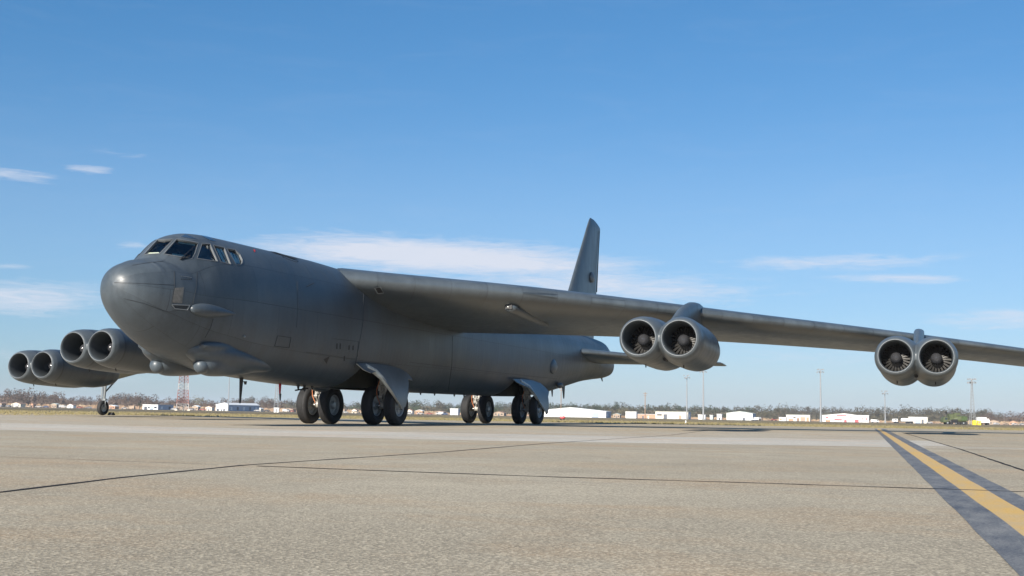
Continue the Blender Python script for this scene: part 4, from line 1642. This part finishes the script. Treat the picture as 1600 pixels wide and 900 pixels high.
M['pale_leaf'] = leafmat('pale_green_twigs', (.12, .11, .06), (.17, .15, .085), (.21, .19, .12))
far_tree(324, 1000, 12.5, 14, M['pale_leaf'], 'round pale olive tree between the lattice tower and the white hangar', 31)
far_tree(421, 1000, 12.5, 8, M['bare'], 'tall bare brown tree rising above the wood left of the front wheels', 32)
far_tree(963, 1000, 13.5, 8.5, M['ever'], 'dark conifer standing above the wood behind the large white hangar', 33, 'pine_tree')
far_tree(975, 960, 8, 10, M['pale_leaf'], 'pale bushy tree right of the large white hangar', 34)
far_tree(1190, 930, 7.5, 14, M['mixed'], 'low spreading green-brown tree right of the white gabled hangar', 35)
far_tree(1215, 1000, 11, 9, M['mixed'], 'dark round tree above the beige row of sheds', 36)
far_tree(1529, 1000, 14, 11, M['mixed'], 'tall round tree behind the white tank truck at right', 37)
far_tree(1556, 1000, 12.5, 12, M['mixed'], 'round dark tree at the right end of the wood', 38)
far_tree(46, 1000, 15, 16, M['bare'], 'tallest bare brown tree above the wood at far left', 39)
far_tree(228, 850, 5, 4, M['ever'], 'small dark bush left of the long white terminal', 40, 'shrub')

# low dry scrub in front of the woods, and rough grass at the edge of the apron
rnd = random.Random(12)
mb = MB()
for _ in range(5200):
    u = rnd.uniform(-200, 1800)
    D = rnd.uniform(930, 1010)
    p = atD(u, D)
    h = rnd.uniform(1.0, 3.4)*(1.0 if (u < 700 or u > 1500) else .6)
    w = rnd.uniform(1.5, 4)
    a = rnd.uniform(-.6, .6)
    mb.add([(p.x-w*math.cos(a), p.y-w*math.sin(a), p.z-.3), (p.x+w*math.cos(a), p.y+w*math.sin(a), p.z-.3), (p.x+rnd.uniform(-1, 1), p.y, p.z+h)], [(0, 1, 2)])
tag(mb.build('dry_scrub', M['scrub'], None, smooth=False, merge=False), 'low reddish dry scrub in front of the far woods', 'scrub', kind='stuff')
M['grass'] = leafmat('dry_grass_blades', (.12, .105, .05), (.17, .145, .075), (.21, .18, .105))
mb = MB()
for _ in range(16000):
    L = rnd.uniform(-48, 48)
    D = 72.5+rnd.random()**1.7*60
    base = 79 if L > 60 else 74
    # edge of the apron as built
    edge = 76 if L > 60 else (75+(L-20)/40 if L > 20 else (73+2*(L+10)/30 if L > -10 else (69+4*(L+25)/15 if L > -25 else 57+12*(L+30)/5 if L > -30 else 44+13*(L+200)/170)))
    D = D-72.5+edge+.05
    x, y = camxy(D, L*D/74)
    z = zter(D)-.03
    h = rnd.uniform(.04, .13); w = rnd.uniform(.02, .07)
    mb.add([(x-w, y, z), (x+w, y, z), (x+rnd.uniform(-.05, .05), y, z+h)], [(0, 1, 2)])
tag(mb.build('grass', M['grass'], None, smooth=False, merge=False), 'dry yellow grass behind the apron edge', 'grass', kind='stuff')

# ------------------------------------------------------------------ far buildings
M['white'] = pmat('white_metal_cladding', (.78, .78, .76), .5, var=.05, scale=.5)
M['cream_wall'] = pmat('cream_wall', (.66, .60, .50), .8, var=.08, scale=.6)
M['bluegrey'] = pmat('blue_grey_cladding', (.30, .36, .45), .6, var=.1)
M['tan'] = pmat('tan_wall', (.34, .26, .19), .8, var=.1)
M['orangew'] = pmat('orange_brick_wall', (.42, .25, .16), .85, var=.12)
M['roofw'] = pmat('pale_roof', (.70, .71, .70), .5, var=.05)
M['roofg'] = pmat('grey_green_roof', (.42, .46, .42), .6)
M['roofb'] = pmat('brown_roof', (.22, .14, .10), .8)
M['redp'] = pmat('red_paint', (.55, .06, .07), .5)
M['doord'] = pmat('dark_door', (.07, .08, .10), .5)
M['glassd'] = pmat('dark_window_glass', (.03, .04, .05), .1, var=.02)
M['yellowp'] = pmat('yellow_paint', (.75, .58, .04), .5)
M['green'] = pmat('military_green', (.072, .088, .036), .6, var=.35, scale=1.2)
M['dgreen'] = pmat('dark_military_green', (.05, .08, .025), .6, var=.3)
M['galv'] = pmat('galvanised_steel', (.24, .25, .26), .55, .1)
M['wood'] = pmat('pole_wood', (.26, .17, .11), .9)


def building(name, label, cat, u0, u1, D, h, ridge=0, side=.2, wall='white', sidew='bluegrey', roof='roofw', doors=(), windows=(), rise_at=.5, phi=24, patches=()):
    """gabled or flat-roofed hall. u0..u1 = extent in the picture, side = share of that taken by the right flank"""
    k = D/FPX
    Wf = (u1-u0)*(1-side)*k/math.cos(R(phi)); Wd = max(3.0, (u1-u0)*side*k/max(.2, math.sin(R(phi))))
    p = atD(u0, D)
    e = new_empty(name, p, label, cat, rz=YAW-0.0+R(-phi)*-1*-1)
    e.rotation_euler = (0, 0, YAW - R(phi) + 0*PI)
    # local x runs along the front, local y away from the camera
    w = MB(); z0 = -.6
    rz_ = h+ridge
    if ridge > 0:
        pent = [(0, z0), (Wf, z0), (Wf, h), (Wf*rise_at, rz_), (0, h)]
        w.prism(pent, 'y', 0, Wd)
    else:
        w.box((Wf/2, Wd/2, (h+z0)/2), (Wf, Wd, h-z0))
    # flank in its own colour: second material on faces that look to +x
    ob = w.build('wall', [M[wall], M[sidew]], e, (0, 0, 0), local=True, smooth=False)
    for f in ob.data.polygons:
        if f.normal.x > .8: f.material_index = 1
    r = MB(); o = .35; th = .22
    if ridge > 0:
        xr = Wf*rise_at
        sl, sr = ridge/xr, ridge/(Wf-xr)
        r.prism([(-o, h-o*sl), (xr, rz_), (xr, rz_+th), (-o, h-o*sl+th)], 'y', -o, Wd+o)
        r.prism([(xr, rz_), (Wf+o, h-o*sr), (Wf+o, h-o*sr+th), (xr, rz_+th)], 'y', -o, Wd+o)
    else:
        r.box((Wf/2, Wd/2, h+.11), (Wf+2*o, Wd+2*o, th))
    r.build('roof', M[roof], e, (0, 0, .01), local=True, smooth=False)
    for (a, b, hh, m) in doors:
        MB().box((Wf*(a+b)/2, -.04, hh/2-.2), (Wf*(b-a), .12, hh)).build('door', M[m], e, (0, 0, 0), local=True, smooth=False)
    for (a, b, za_, zb_) in windows:
        MB().box((Wf*(a+b)/2, -.03, (za_+zb_)/2), (Wf*(b-a), .10, zb_-za_)).build('window', M['glassd'], e, (0, 0, 0), local=True, smooth=False)
    for (a, b, za_, zb_, m) in patches:
        MB().box((Wf*(a+b)/2, -.025, (za_+zb_)/2), (Wf*(b-a), .08, zb_-za_)).build('wall_panel', M[m], e, (0, 0, 0), local=True, smooth=False)
    nsd = int(Wd//7)
    for i in range(nsd):
        MB().box((Wf+.03, Wd*(i+.5)/nsd, h*.4), (.08, 2.2, h*.55)).build('door', M['doord' if i % 2 else 'roofw'], e, (0, 0, 0), local=True, smooth=False)
    return e


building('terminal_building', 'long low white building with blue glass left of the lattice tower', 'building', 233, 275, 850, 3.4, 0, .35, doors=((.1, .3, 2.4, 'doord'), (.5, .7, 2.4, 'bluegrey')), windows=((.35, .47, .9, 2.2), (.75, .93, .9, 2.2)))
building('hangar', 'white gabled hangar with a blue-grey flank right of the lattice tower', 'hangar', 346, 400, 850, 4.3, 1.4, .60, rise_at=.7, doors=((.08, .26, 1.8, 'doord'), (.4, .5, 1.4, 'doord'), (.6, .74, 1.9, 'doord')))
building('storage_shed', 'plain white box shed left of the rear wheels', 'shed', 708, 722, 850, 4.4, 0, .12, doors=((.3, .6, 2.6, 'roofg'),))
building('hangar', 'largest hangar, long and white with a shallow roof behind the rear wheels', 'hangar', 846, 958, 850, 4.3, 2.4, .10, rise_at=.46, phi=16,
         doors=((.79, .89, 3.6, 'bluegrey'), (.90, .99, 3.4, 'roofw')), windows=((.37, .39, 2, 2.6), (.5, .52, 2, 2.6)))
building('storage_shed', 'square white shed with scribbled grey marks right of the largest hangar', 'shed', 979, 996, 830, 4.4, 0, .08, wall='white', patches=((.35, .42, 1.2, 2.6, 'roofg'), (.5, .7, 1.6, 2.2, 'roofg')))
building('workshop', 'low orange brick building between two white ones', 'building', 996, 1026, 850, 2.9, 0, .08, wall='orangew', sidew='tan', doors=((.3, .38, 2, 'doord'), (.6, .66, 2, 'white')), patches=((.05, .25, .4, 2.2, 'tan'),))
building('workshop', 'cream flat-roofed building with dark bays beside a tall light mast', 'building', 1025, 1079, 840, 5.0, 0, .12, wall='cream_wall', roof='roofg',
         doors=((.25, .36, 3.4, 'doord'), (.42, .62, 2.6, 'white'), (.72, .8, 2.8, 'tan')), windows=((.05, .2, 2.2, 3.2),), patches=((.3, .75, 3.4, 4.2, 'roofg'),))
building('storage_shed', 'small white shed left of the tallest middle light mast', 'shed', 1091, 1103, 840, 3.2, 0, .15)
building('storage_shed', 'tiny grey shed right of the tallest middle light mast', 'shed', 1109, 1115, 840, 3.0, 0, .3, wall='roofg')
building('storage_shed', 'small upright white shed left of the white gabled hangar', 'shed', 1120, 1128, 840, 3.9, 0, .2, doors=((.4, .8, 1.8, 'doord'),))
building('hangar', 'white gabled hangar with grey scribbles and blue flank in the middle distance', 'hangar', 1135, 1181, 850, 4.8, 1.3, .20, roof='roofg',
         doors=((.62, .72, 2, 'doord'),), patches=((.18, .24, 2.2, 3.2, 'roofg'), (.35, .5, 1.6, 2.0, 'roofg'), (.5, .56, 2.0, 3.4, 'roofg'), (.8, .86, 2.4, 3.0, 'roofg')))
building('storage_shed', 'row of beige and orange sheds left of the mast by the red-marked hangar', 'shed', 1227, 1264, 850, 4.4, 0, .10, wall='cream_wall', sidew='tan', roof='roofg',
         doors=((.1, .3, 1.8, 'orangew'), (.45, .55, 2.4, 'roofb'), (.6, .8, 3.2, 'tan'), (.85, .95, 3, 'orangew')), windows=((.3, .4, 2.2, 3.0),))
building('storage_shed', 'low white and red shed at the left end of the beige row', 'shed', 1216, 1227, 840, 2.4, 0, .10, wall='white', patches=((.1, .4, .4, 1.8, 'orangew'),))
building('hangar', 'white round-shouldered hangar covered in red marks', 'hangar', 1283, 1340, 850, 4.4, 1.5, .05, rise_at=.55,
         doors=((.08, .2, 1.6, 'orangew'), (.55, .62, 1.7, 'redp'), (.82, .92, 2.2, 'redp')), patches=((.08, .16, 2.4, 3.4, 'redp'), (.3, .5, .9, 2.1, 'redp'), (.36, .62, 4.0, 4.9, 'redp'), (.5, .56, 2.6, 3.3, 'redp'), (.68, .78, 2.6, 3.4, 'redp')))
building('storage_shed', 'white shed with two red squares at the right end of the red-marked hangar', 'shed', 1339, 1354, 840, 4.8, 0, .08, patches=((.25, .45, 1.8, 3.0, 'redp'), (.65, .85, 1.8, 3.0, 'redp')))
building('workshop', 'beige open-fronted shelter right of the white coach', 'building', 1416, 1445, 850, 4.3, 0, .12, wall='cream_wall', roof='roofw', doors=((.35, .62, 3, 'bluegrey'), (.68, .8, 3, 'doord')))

M['paleveh'] = pmat('pale_vehicle_paint', (.45, .44, .42), .4)
M['redveh'] = pmat('dull_red_paint', (.26, .07, .05), .5)
HOUSES = [(3, 22, 'tan', 'roofb'), (30, 52, 'cream_wall', 'roofb'), (60, 66, 'orangew', 'roofb'), (92, 104, 'tan', 'roofg'), (117, 130, 'white', 'roofb'), (178, 196, 'orangew', 'roofw'),
          (310, 322, 'tan', 'roofw'), (330, 344, 'cream_wall', 'roofb'), (403, 420, 'cream_wall', 'roofw'), (452, 470, 'tan', 'roofb'), (536, 548, 'tan', 'roofb'), (556, 566, 'cream_wall', 'roofb'),
          (640, 652, 'cream_wall', 'roofb'), (655, 668, 'orangew', 'roofw'), (684, 702, 'tan', 'roofb'), (775, 795, 'tan', 'roofb'), (960, 972, 'tan', 'roofg'),
          (1540, 1556, 'tan', 'roofb'), (1572, 1584, 'orangew', 'roofb')]
CN = {'tan': 'tan', 'cream_wall': 'cream', 'orangew': 'reddish', 'white': 'white', 'roofb': 'brown', 'roofg': 'grey', 'roofw': 'pale', 'redp': 'red'}
ORD = ['first', 'second', 'third', 'fourth', 'fifth', 'sixth', 'seventh', 'eighth', 'ninth', 'tenth', 'eleventh', 'twelfth', 'thirteenth', 'fourteenth', 'fifteenth', 'sixteenth', 'seventeenth', 'eighteenth', 'nineteenth', 'twentieth',
       'twenty-first', 'twenty-second', 'twenty-third', 'twenty-fourth', 'twenty-fifth', 'twenty-sixth', 'twenty-seventh', 'twenty-eighth', 'twenty-ninth', 'thirtieth', 'thirty-first', 'thirty-second']
rnd = random.Random(5)
for i, (a, b, w, r) in enumerate(HOUSES):
    e = building('small_house', '%s from the left of the small far houses, %s walls under a %s roof' % (ORD[i], CN[w], CN[r]), 'house', a, b, rnd.uniform(880, 925), rnd.uniform(1.9, 2.6), rnd.uniform(.7, 1.2), .2, wall=w, sidew=w, roof=r,
                 doors=((.45, .58, 1.8, 'doord'),), windows=((.12, .3, .8, 1.6), (.7, .88, .8, 1.6)))
    e['group'] = 'small houses along the foot of the woods'


# ------------------------------------------------------------------ vehicles
def wheel(mb, x, y, r, w=.25):
    mb.tube((x, y-w/2, r), (x, y+w/2, r), r, r, 12)


def car(u, D, col, label, kind='car', flip=False, group=None):
    p = atD(u, D, 0)
    e = new_empty('parked_car' if kind == 'car' else 'parked_van', p, label, kind, group)
    e.rotation_euler = (0, 0, YAW + rnd.uniform(-.5, .5) + (PI if flip else 0))
    L = 4.4 if kind == 'car' else 5.4
    if kind == 'car':
        prof = [(-2.2, .35), (2.2, .35), (2.2, .75), (1.9, .85), (1.15, .92), (.6, 1.4), (-.9, 1.42), (-1.5, .98), (-2.15, .9)]
        gl = [(1.02, .95), (.56, 1.34), (-.84, 1.36), (-1.3, .99)]
    else:
        prof = [(-2.7, .4), (2.7, .4), (2.7, .95), (2.3, 1.15), (1.8, 2.0), (-2.7, 2.1)]
        gl = [(2.15, 1.2), (1.75, 1.85), (.9, 1.85), (.9, 1.2)]
    MB().prism(prof, 'y', -.85, .85).build('body', col, e, (0, 0, 0), local=True, smooth=False)
    MB().prism(gl, 'y', -.87, .87).build('window', M['glassd'], e, (0, 0, 0), local=True, smooth=False)
    for x in (-1.35, 1.35):
        for y in (-.78, .78):
            mb = MB(); wheel(mb, 0, 0, .33); mb.build('wheel', M['tyre'], e, (x*L/4.4, y, 0), local=True)
    return e


CC = [('pale', M['paleveh']), ('red', M['redveh']), ('silver', M['galv']), ('dark blue', pmat('blue_car_paint', (.05, .08, .16), .3)), ('black', M['black']), ('tan', M['tan'])]
CARS = [(12, 0, 0), (26, 2, 0), (36, 0, 1), (57, 5, 0), (72, 0, 0), (84, 3, 0), (110, 0, 1), (136, 1, 0), (150, 2, 0), (172, 4, 0), (205, 0, 0), (215, 5, 1), (282, 0, 0), (308, 2, 0), (326, 1, 0),
        (410, 0, 0), (424, 4, 0), (455, 0, 1), (463, 1, 0), (546, 0, 0), (562, 5, 0), (645, 2, 0), (662, 0, 0), (676, 1, 0), (692, 0, 1), (700, 3, 0), (1208, 1, 0), (1448, 2, 0), (1552, 0, 0), (1566, 5, 0), (1580, 0, 0), (1592, 2, 0)]
for i, (u, c, k) in enumerate(CARS):
    nm, mt = CC[c]
    car(u, rnd.uniform(790, 850), mt, '%s from the left of the tiny far vehicles, a %s %s' % (ORD[i], nm, 'van' if k else 'car'), 'van' if k else 'car', rnd.random() < .5, 'vehicles parked in the distance')
car(1364, 800, M['white'], 'white pickup-sized van between the red-marked hangar and a light mast', 'van')
car(1178, 800, M['white'], 'small white van at the blue flank of the gabled hangar', 'van', True)


def big_truck(u0, u1, D, h, label, cab, body, tank=False, name='truck', axles=(.12, .24, .68, .8, .92), flip=False):
    k = D/FPX
    L = (u1-u0)*k
    p = atD((u0+u1)/2, D)
    e = new_empty(name, p, label, 'truck')
    e.rotation_euler = (0, 0, YAW + (PI if flip else 0))
    W_ = 2.5
    c = MB().prism([(-L/2, .8), (-L/2+L*.22, .8), (-L/2+L*.22, h*.82), (-L/2+.5, h*.82), (-L/2+.05, h*.55)], 'y', -W_/2, W_/2)
    cabo = c.build('cab', M[cab], e, (0, 0, 0), local=True, smooth=False)
    MB().box((-L/2+L*.13, -W_/2-.01, h*.62), (L*.10, .06, h*.2)).build('window', M['glassd'], cabo, (0, 0, 0), local=True, smooth=False)
    MB().box((0, 0, .8), (L*.98, W_*.5, .3)).build('chassis', M['black'], e, (0, 0, 0), local=True, smooth=False)
    if tank:
        mb = MB().lathe([(.01, -L*.22), (1.0, -L*.21), (1.25, -L*.17), (1.25, L*.28), (1.0, L*.32), (.01, L*.33)], (L*.12, 0, h-1.35), (1, 0, 0), 20)
        mb.build('tank', M[body], e, (0, 0, 0), local=True)
    else:
        MB().box((L*.13, 0, (h+1.0)/2), (L*.70, W_, h-1.0)).build('cargo_box', M[body], e, (0, 0, 0), local=True, smooth=False)
    for a in axles:
        for y in (-1.1, 1.1):
            mb = MB(); wheel(mb, 0, 0, .55, .4)
            mb.build('wheel', M['tyre'], e, (-L/2+L*a, y, 0), local=True)
    return e


g = big_truck(1467, 1507, 420, 3.3, 'large mottled green military tanker truck with black wheels on the grass at right', 'green', 'green', True, 'military_truck', axles=(.18, .34, .62, .76, .90))
# the green truck's pump housing, mast and lockers
L_ = 40*420/FPX
MB().box((-.1*L_, 0, 2.7), (.28*L_, 2.3, 2.2)).build('pump_housing', M['green'], g, (0, 0, 0), local=True, smooth=False)
MB().box((.08*L_, 0, 3.8), (.20*L_, 1.6, .7)).build('hatch_box', M['green'], g, (0, 0, 0), local=True, smooth=False)
MB().box((.34*L_, -.1, 2.2), (.22*L_, 2.4, 1.5)).build('rear_locker', M['dgreen'], g, (0, 0, 0), local=True, smooth=False)
MB().box((-.05*L_, -1.25, 1.25), (.24*L_, .3, 1.2)).build('side_locker', M['black'], g, (0, 0, 0), local=True, smooth=False)
MB().tube((-.29*L_, .3, 2.5), (-.29*L_, .3, 4.2), .09, .07, 8).box((-.29*L_, .3, 4.2), (.6, .4, .5)).build('monitor_gun', M['black'], g, (0, 0, 0), local=True)
for a in (-.32, .0, .3):
    MB().tube((a*L_, -1.32, .62), (a*L_, -1.38, .62), .28, .28, 10).build('hub_cap', M['lgrey'], g, (0, 0, 0), local=True)
g = big_truck(1391, 1424, 800, 3.4, 'long low white truck with a high cab right of the thin light mast', 'white', 'white', True, 'tank_truck')
g = big_truck(1522, 1540, 520, 3.4, 'white tank truck partly behind the yellow box and light mast at right', 'white', 'white', False, 'box_truck', axles=(.15, .75), flip=True)
big_truck(1181, 1188, 830, 2.4, 'tiny white truck just right of the gabled hangar flank', 'white', 'galv', False, 'box_truck', axles=(.15, .8))

# yellow box at the foot of the right mast
p = atD(1519, 470)
e = new_empty('equipment_box', p, 'bright yellow equipment boxes at the foot of the right light mast', 'box')
e.rotation_euler = (0, 0, YAW)
MB().box((-.45, 0, .85), (1.2, 1.2, 1.9)).build('cabinet', M['yellowp'], e, (0, 0, 0), local=True, smooth=False)
MB().box((-.45, -.62, .9), (.8, .04, 1.3)).build('door', M['yellowp'], e, (0, 0, 0), local=True, smooth=False)
e2 = new_empty('equipment_box', atD(1524.5, 470), 'yellow-orange equipment box right of the mast foot', 'box'); e2.rotation_euler = (0, 0, YAW)
MB().box((0, 0, .8), (1.3, 1.2, 1.8)).build('cabinet', M['yellowp'], e2, (0, 0, 0), local=True, smooth=False)
MB().box((0, -.62, 1.0), (.9, .04, .9)).build('door', M['orangew'], e2, (0, 0, 0), local=True, smooth=False)
e['label'] = 'bright yellow equipment box left of the mast foot at right'


# ------------------------------------------------------------------ masts
def mast(u, D, h, label, r0=.35, lattice=False, wood_=False, lamps=8, name='light_mast', cat='light mast'):
    p = atD(u, D)
    e = new_empty(name, p, label, cat)
    e.rotation_euler = (0, 0, YAW)
    if wood_:
        MB().tube((0, 0, -.5), (0, 0, h), r0, r0*.6, 10).build('pole', M['wood'], e, (0, 0, 0), local=True)
        MB().box((0, 0, h-.8), (2.6, .18, .2)).build('crossarm', M['wood'], e, (0, 0, 0), local=True, smooth=False)
        MB().box((0, 0, h-1.9), (2.0, .18, .2)).build('crossarm', M['wood'], e, (0, 0, 0), local=True, smooth=False)
        for x in (-1.2, -.5, .5, 1.2):
            MB().tube((0, 0, 0), (0, 0, .3), .07, .05, 6).build('insulator', M['galv'], e, (x, 0, h-.7), local=True)
        return e
    if lattice:
        mb = MB()
        legs = [(-1, -1), (1, -1), (1, 1), (-1, 1)]
        def W_(z): return .75*(1-z/h)**1.3+.22
        n = 14
        for i in range(n):
            z0, z1 = h*i/n, h*(i+1)/n
            for k in range(4):
                a, b = legs[k], legs[(k+1) % 4]
                mb.tube((a[0]*W_(z0), a[1]*W_(z0), z0), (a[0]*W_(z1), a[1]*W_(z1), z1), .09, .08, 5)
                mb.tube((a[0]*W_(z0), a[1]*W_(z0), z0), (b[0]*W_(z1), b[1]*W_(z1), z1), .05, .05, 4)
        mb.build('pole', M['galv'], e, (0, 0, 0), local=True)
    else:
        MB().tube((0, 0, -.5), (0, 0, h*.12), r0*1.7, r0*1.2, 12).tube((0, 0, h*.12), (0, 0, h), r0*1.1, r0*.55, 12).build('pole', M['galv'], e, (0, 0, 0), local=True)
    ring = MB()
    Rr = 1.35
    for k in range(16):
        a, b = 2*PI*k/16, 2*PI*(k+1)/16
        ring.tube((Rr*math.cos(a), Rr*math.sin(a), h-.6), (Rr*math.cos(b), Rr*math.sin(b), h-.6), .07, .07, 5)
    for k in range(4):
        a = PI/2*k
        ring.tube((0, 0, h-.6), (Rr*math.cos(a), Rr*math.sin(a), h-.6), .06, .06, 5)
    ring.tube((0, 0, h-1.4), (0, 0, h+.6), .28, .2, 8)
    ring.build('lamp_ring', M['galv'], e, (0, 0, 0), local=True)
    for k in range(lamps):
        a = 2*PI*k/lamps
        x, y = Rr*1.15*math.cos(a), Rr*1.15*math.sin(a)
        z = h-.45+(.9 if k % 2 else -.5)
        mb = MB().box((0, 0, 0), (.62, .45, .62)); mb.tube((0, 0, 0), (-x*.3, -y*.3, -.2), .05, .05, 5)
        mb.build('lamp_head', M['galv'] if k % 3 else M['lgrey'], e, (x, y, z), local=True, smooth=False)
    return e


def mh(D, px): return px*D/FPX


mast(1515, 480, mh(480, 69), 'tapering lattice light mast by the yellow boxes at right', lattice=True)
mast(1380, 640, mh(640, 48), 'slim light mast right of the red-marked hangar', r0=.32, lamps=6)
mast(1280.5, 600, mh(600, 80), 'tall light mast at the left end of the red-marked hangar', r0=.42)
mast(1099, 600, mh(600, 77), 'tall light mast directly below the inner engine pod', r0=.42)
mast(1073.5, 640, mh(640, 67), 'light mast at the right corner of the cream flat-roofed building', r0=.34, lamps=6)
mast(1009, 700, mh(700, 41), 'wooden utility pole in front of the orange brick building', wood_=True, name='utility_pole', cat='utility pole', r0=.3)
mast(879, 700, mh(700, 46), 'wooden utility pole rising behind the largest hangar', wood_=True, name='utility_pole', cat='utility pole', r0=.26)
mast(365, 700, mh(700, 70), 'slim pale mast rising in front of the hangar with blue-grey flank', r0=.3, lamps=6)
mast(439, 520, mh(520, 62), 'white-footed lattice light mast left of the front wheels', lattice=True)
p = atD(440, 515); e = new_empty('equipment_box', p, 'white cabinet at the foot of the mast left of the front wheels', 'box'); e.rotation_euler = (0, 0, YAW)
MB().box((0, 0, .9), (2.0, 1.6, 2.0)).box((0, 0, 1.95), (2.2, 1.8, .12)).build('cabinet', M['white'], e, (0, 0, 0), local=True, smooth=False)
MB().box((0, -.82, .8), (.8, .05, 1.5)).build('door', M['lgrey'], e, (0, 0, 0), local=True, smooth=False)

# red and white lattice tower
D = 560
p = atD(294.5, D)
e = new_empty('lattice_tower', p, 'red and white banded lattice tower under the bomber nose', 'tower')
e.rotation_euler = (0, 0, YAW+.25)
H = 26; n = 16
bands = {k: MB() for k in range(8)}
M['towerred'] = pmat('tower_red', (.24, .10, .08), .6)
M['towerwhite'] = pmat('tower_white', (.38, .36, .35), .6)
def hw(z): return 2.9*(1-z/H*.52)
tri = [(math.cos(a), math.sin(a)) for a in (R(200), R(320), R(80))]
tri = [(-1, -.55), (1, -.55), (0.15, .9)]
for i in range(n):
    z0, z1 = H*i/n, H*(i+1)/n
    mb = bands[i//2]
    for k in range(3):
        a, b = tri[k], tri[(k+1) % 3]
        A0 = (a[0]*hw(z0), a[1]*hw(z0), z0); A1 = (a[0]*hw(z1), a[1]*hw(z1), z1)
        B0 = (b[0]*hw(z0), b[1]*hw(z0), z0); B1 = (b[0]*hw(z1), b[1]*hw(z1), z1)
        # each leg is itself a slim braced column
        mb.tube(A0, A1, .22, .22, 4)
        mb.tube(A0, B1, .07, .07, 4); mb.tube(B0, A1, .07, .07, 4); mb.tube(A1, B1, .07, .07, 4)
for k in range(8):
    bands[k].build('white_section' if k in (0, 3, 6) else 'red_section', M['towerwhite' if k in (0, 3, 6) else 'towerred'], e, (0, 0, 0), local=True, smooth=False)
MB().box((-2.9, -1.6, .1), (1.2, 1.2, 1.0)).build('footing', M['cream_wall'], e, (0, 0, 0), local=True, smooth=False)
MB().box((2.9, -1.6, .1), (1.2, 1.2, 1.0)).build('footing', M['cream_wall'], e, (0, 0, 0), local=True, smooth=False)
MB().box((.4, 2.6, .1), (1.2, 1.2, 1.0)).build('footing', M['cream_wall'], e, (0, 0, 0), local=True, smooth=False)

# small red wheeled fire extinguisher on the grass edge
p = atD(881, 112)
e = new_empty('fire_extinguisher', p, 'small red wheeled fire extinguisher on the grass behind the rear wheels', 'fire extinguisher')
e.rotation_euler = (0, 0, YAW)
MB().lathe([(.01, -.22), (.09, -.2), (.13, -.12), (.13, .18), (.08, .24), (.03, .28)], (.02, 0, .24), (1, 0, .25), 16).build('bottle', M['redp'], e, (0, 0, 0), local=True)
MB().tube((-.15, 0, .2), (-.30, 0, .48), .018, .018, 6).tube((-.30, -.1, .48), (-.30, .1, .48), .018, .018, 6).build('handle', M['redp'], e, (0, 0, 0), local=True)
for x in (-.14, .16):
    mb = MB(); wheel(mb, 0, 0, .10, .05); mb.build('wheel', M['tyre'], e, (x, -.12, 0), local=True)
# small white marker by the apron edge
p = atD(1072, 95)
e = new_empty('edge_marker', p, 'small white edge marker light on the grass below a light mast', 'marker')
MB().lathe([(.09, 0), (.09, .03), (.04, .05), (.04, .12), (.06, .14), (.05, .2), (.01, .22)], (0, 0, 0), (0, 0, 1), 12).build('lamp', M['white'], e, (0, 0, 0), local=True)

# ------------------------------------------------------------------ the air
hm = bpy.data.materials.new('haze_air')
hm.use_nodes = True
ht = NT(hm.node_tree)
ht.n.remove(ht.n['Principled BSDF'])
pv = ht.node('ShaderNodeVolumePrincipled')
pv.inputs['Color'].default_value = (.80, .88, 1, 1)
pv.inputs['Density'].default_value = HAZE
pv.inputs['Anisotropy'].default_value = 0.0
ht.l.new(pv.outputs[0], ht.n['Material Output'].inputs['Volume'])
c0 = CAMP + fh*3200
hz = MB().box((0, 0, 21), (9000, 8000, 60.2), Matrix.Translation((c0.x, c0.y, 0)) @ Matrix.Rotation(YAW, 4, 'Z')).build('haze', hm, None, (0, 0, 0), smooth=False)
tag(hz, 'thin pale blue haze over the airfield', 'haze', kind='stuff')
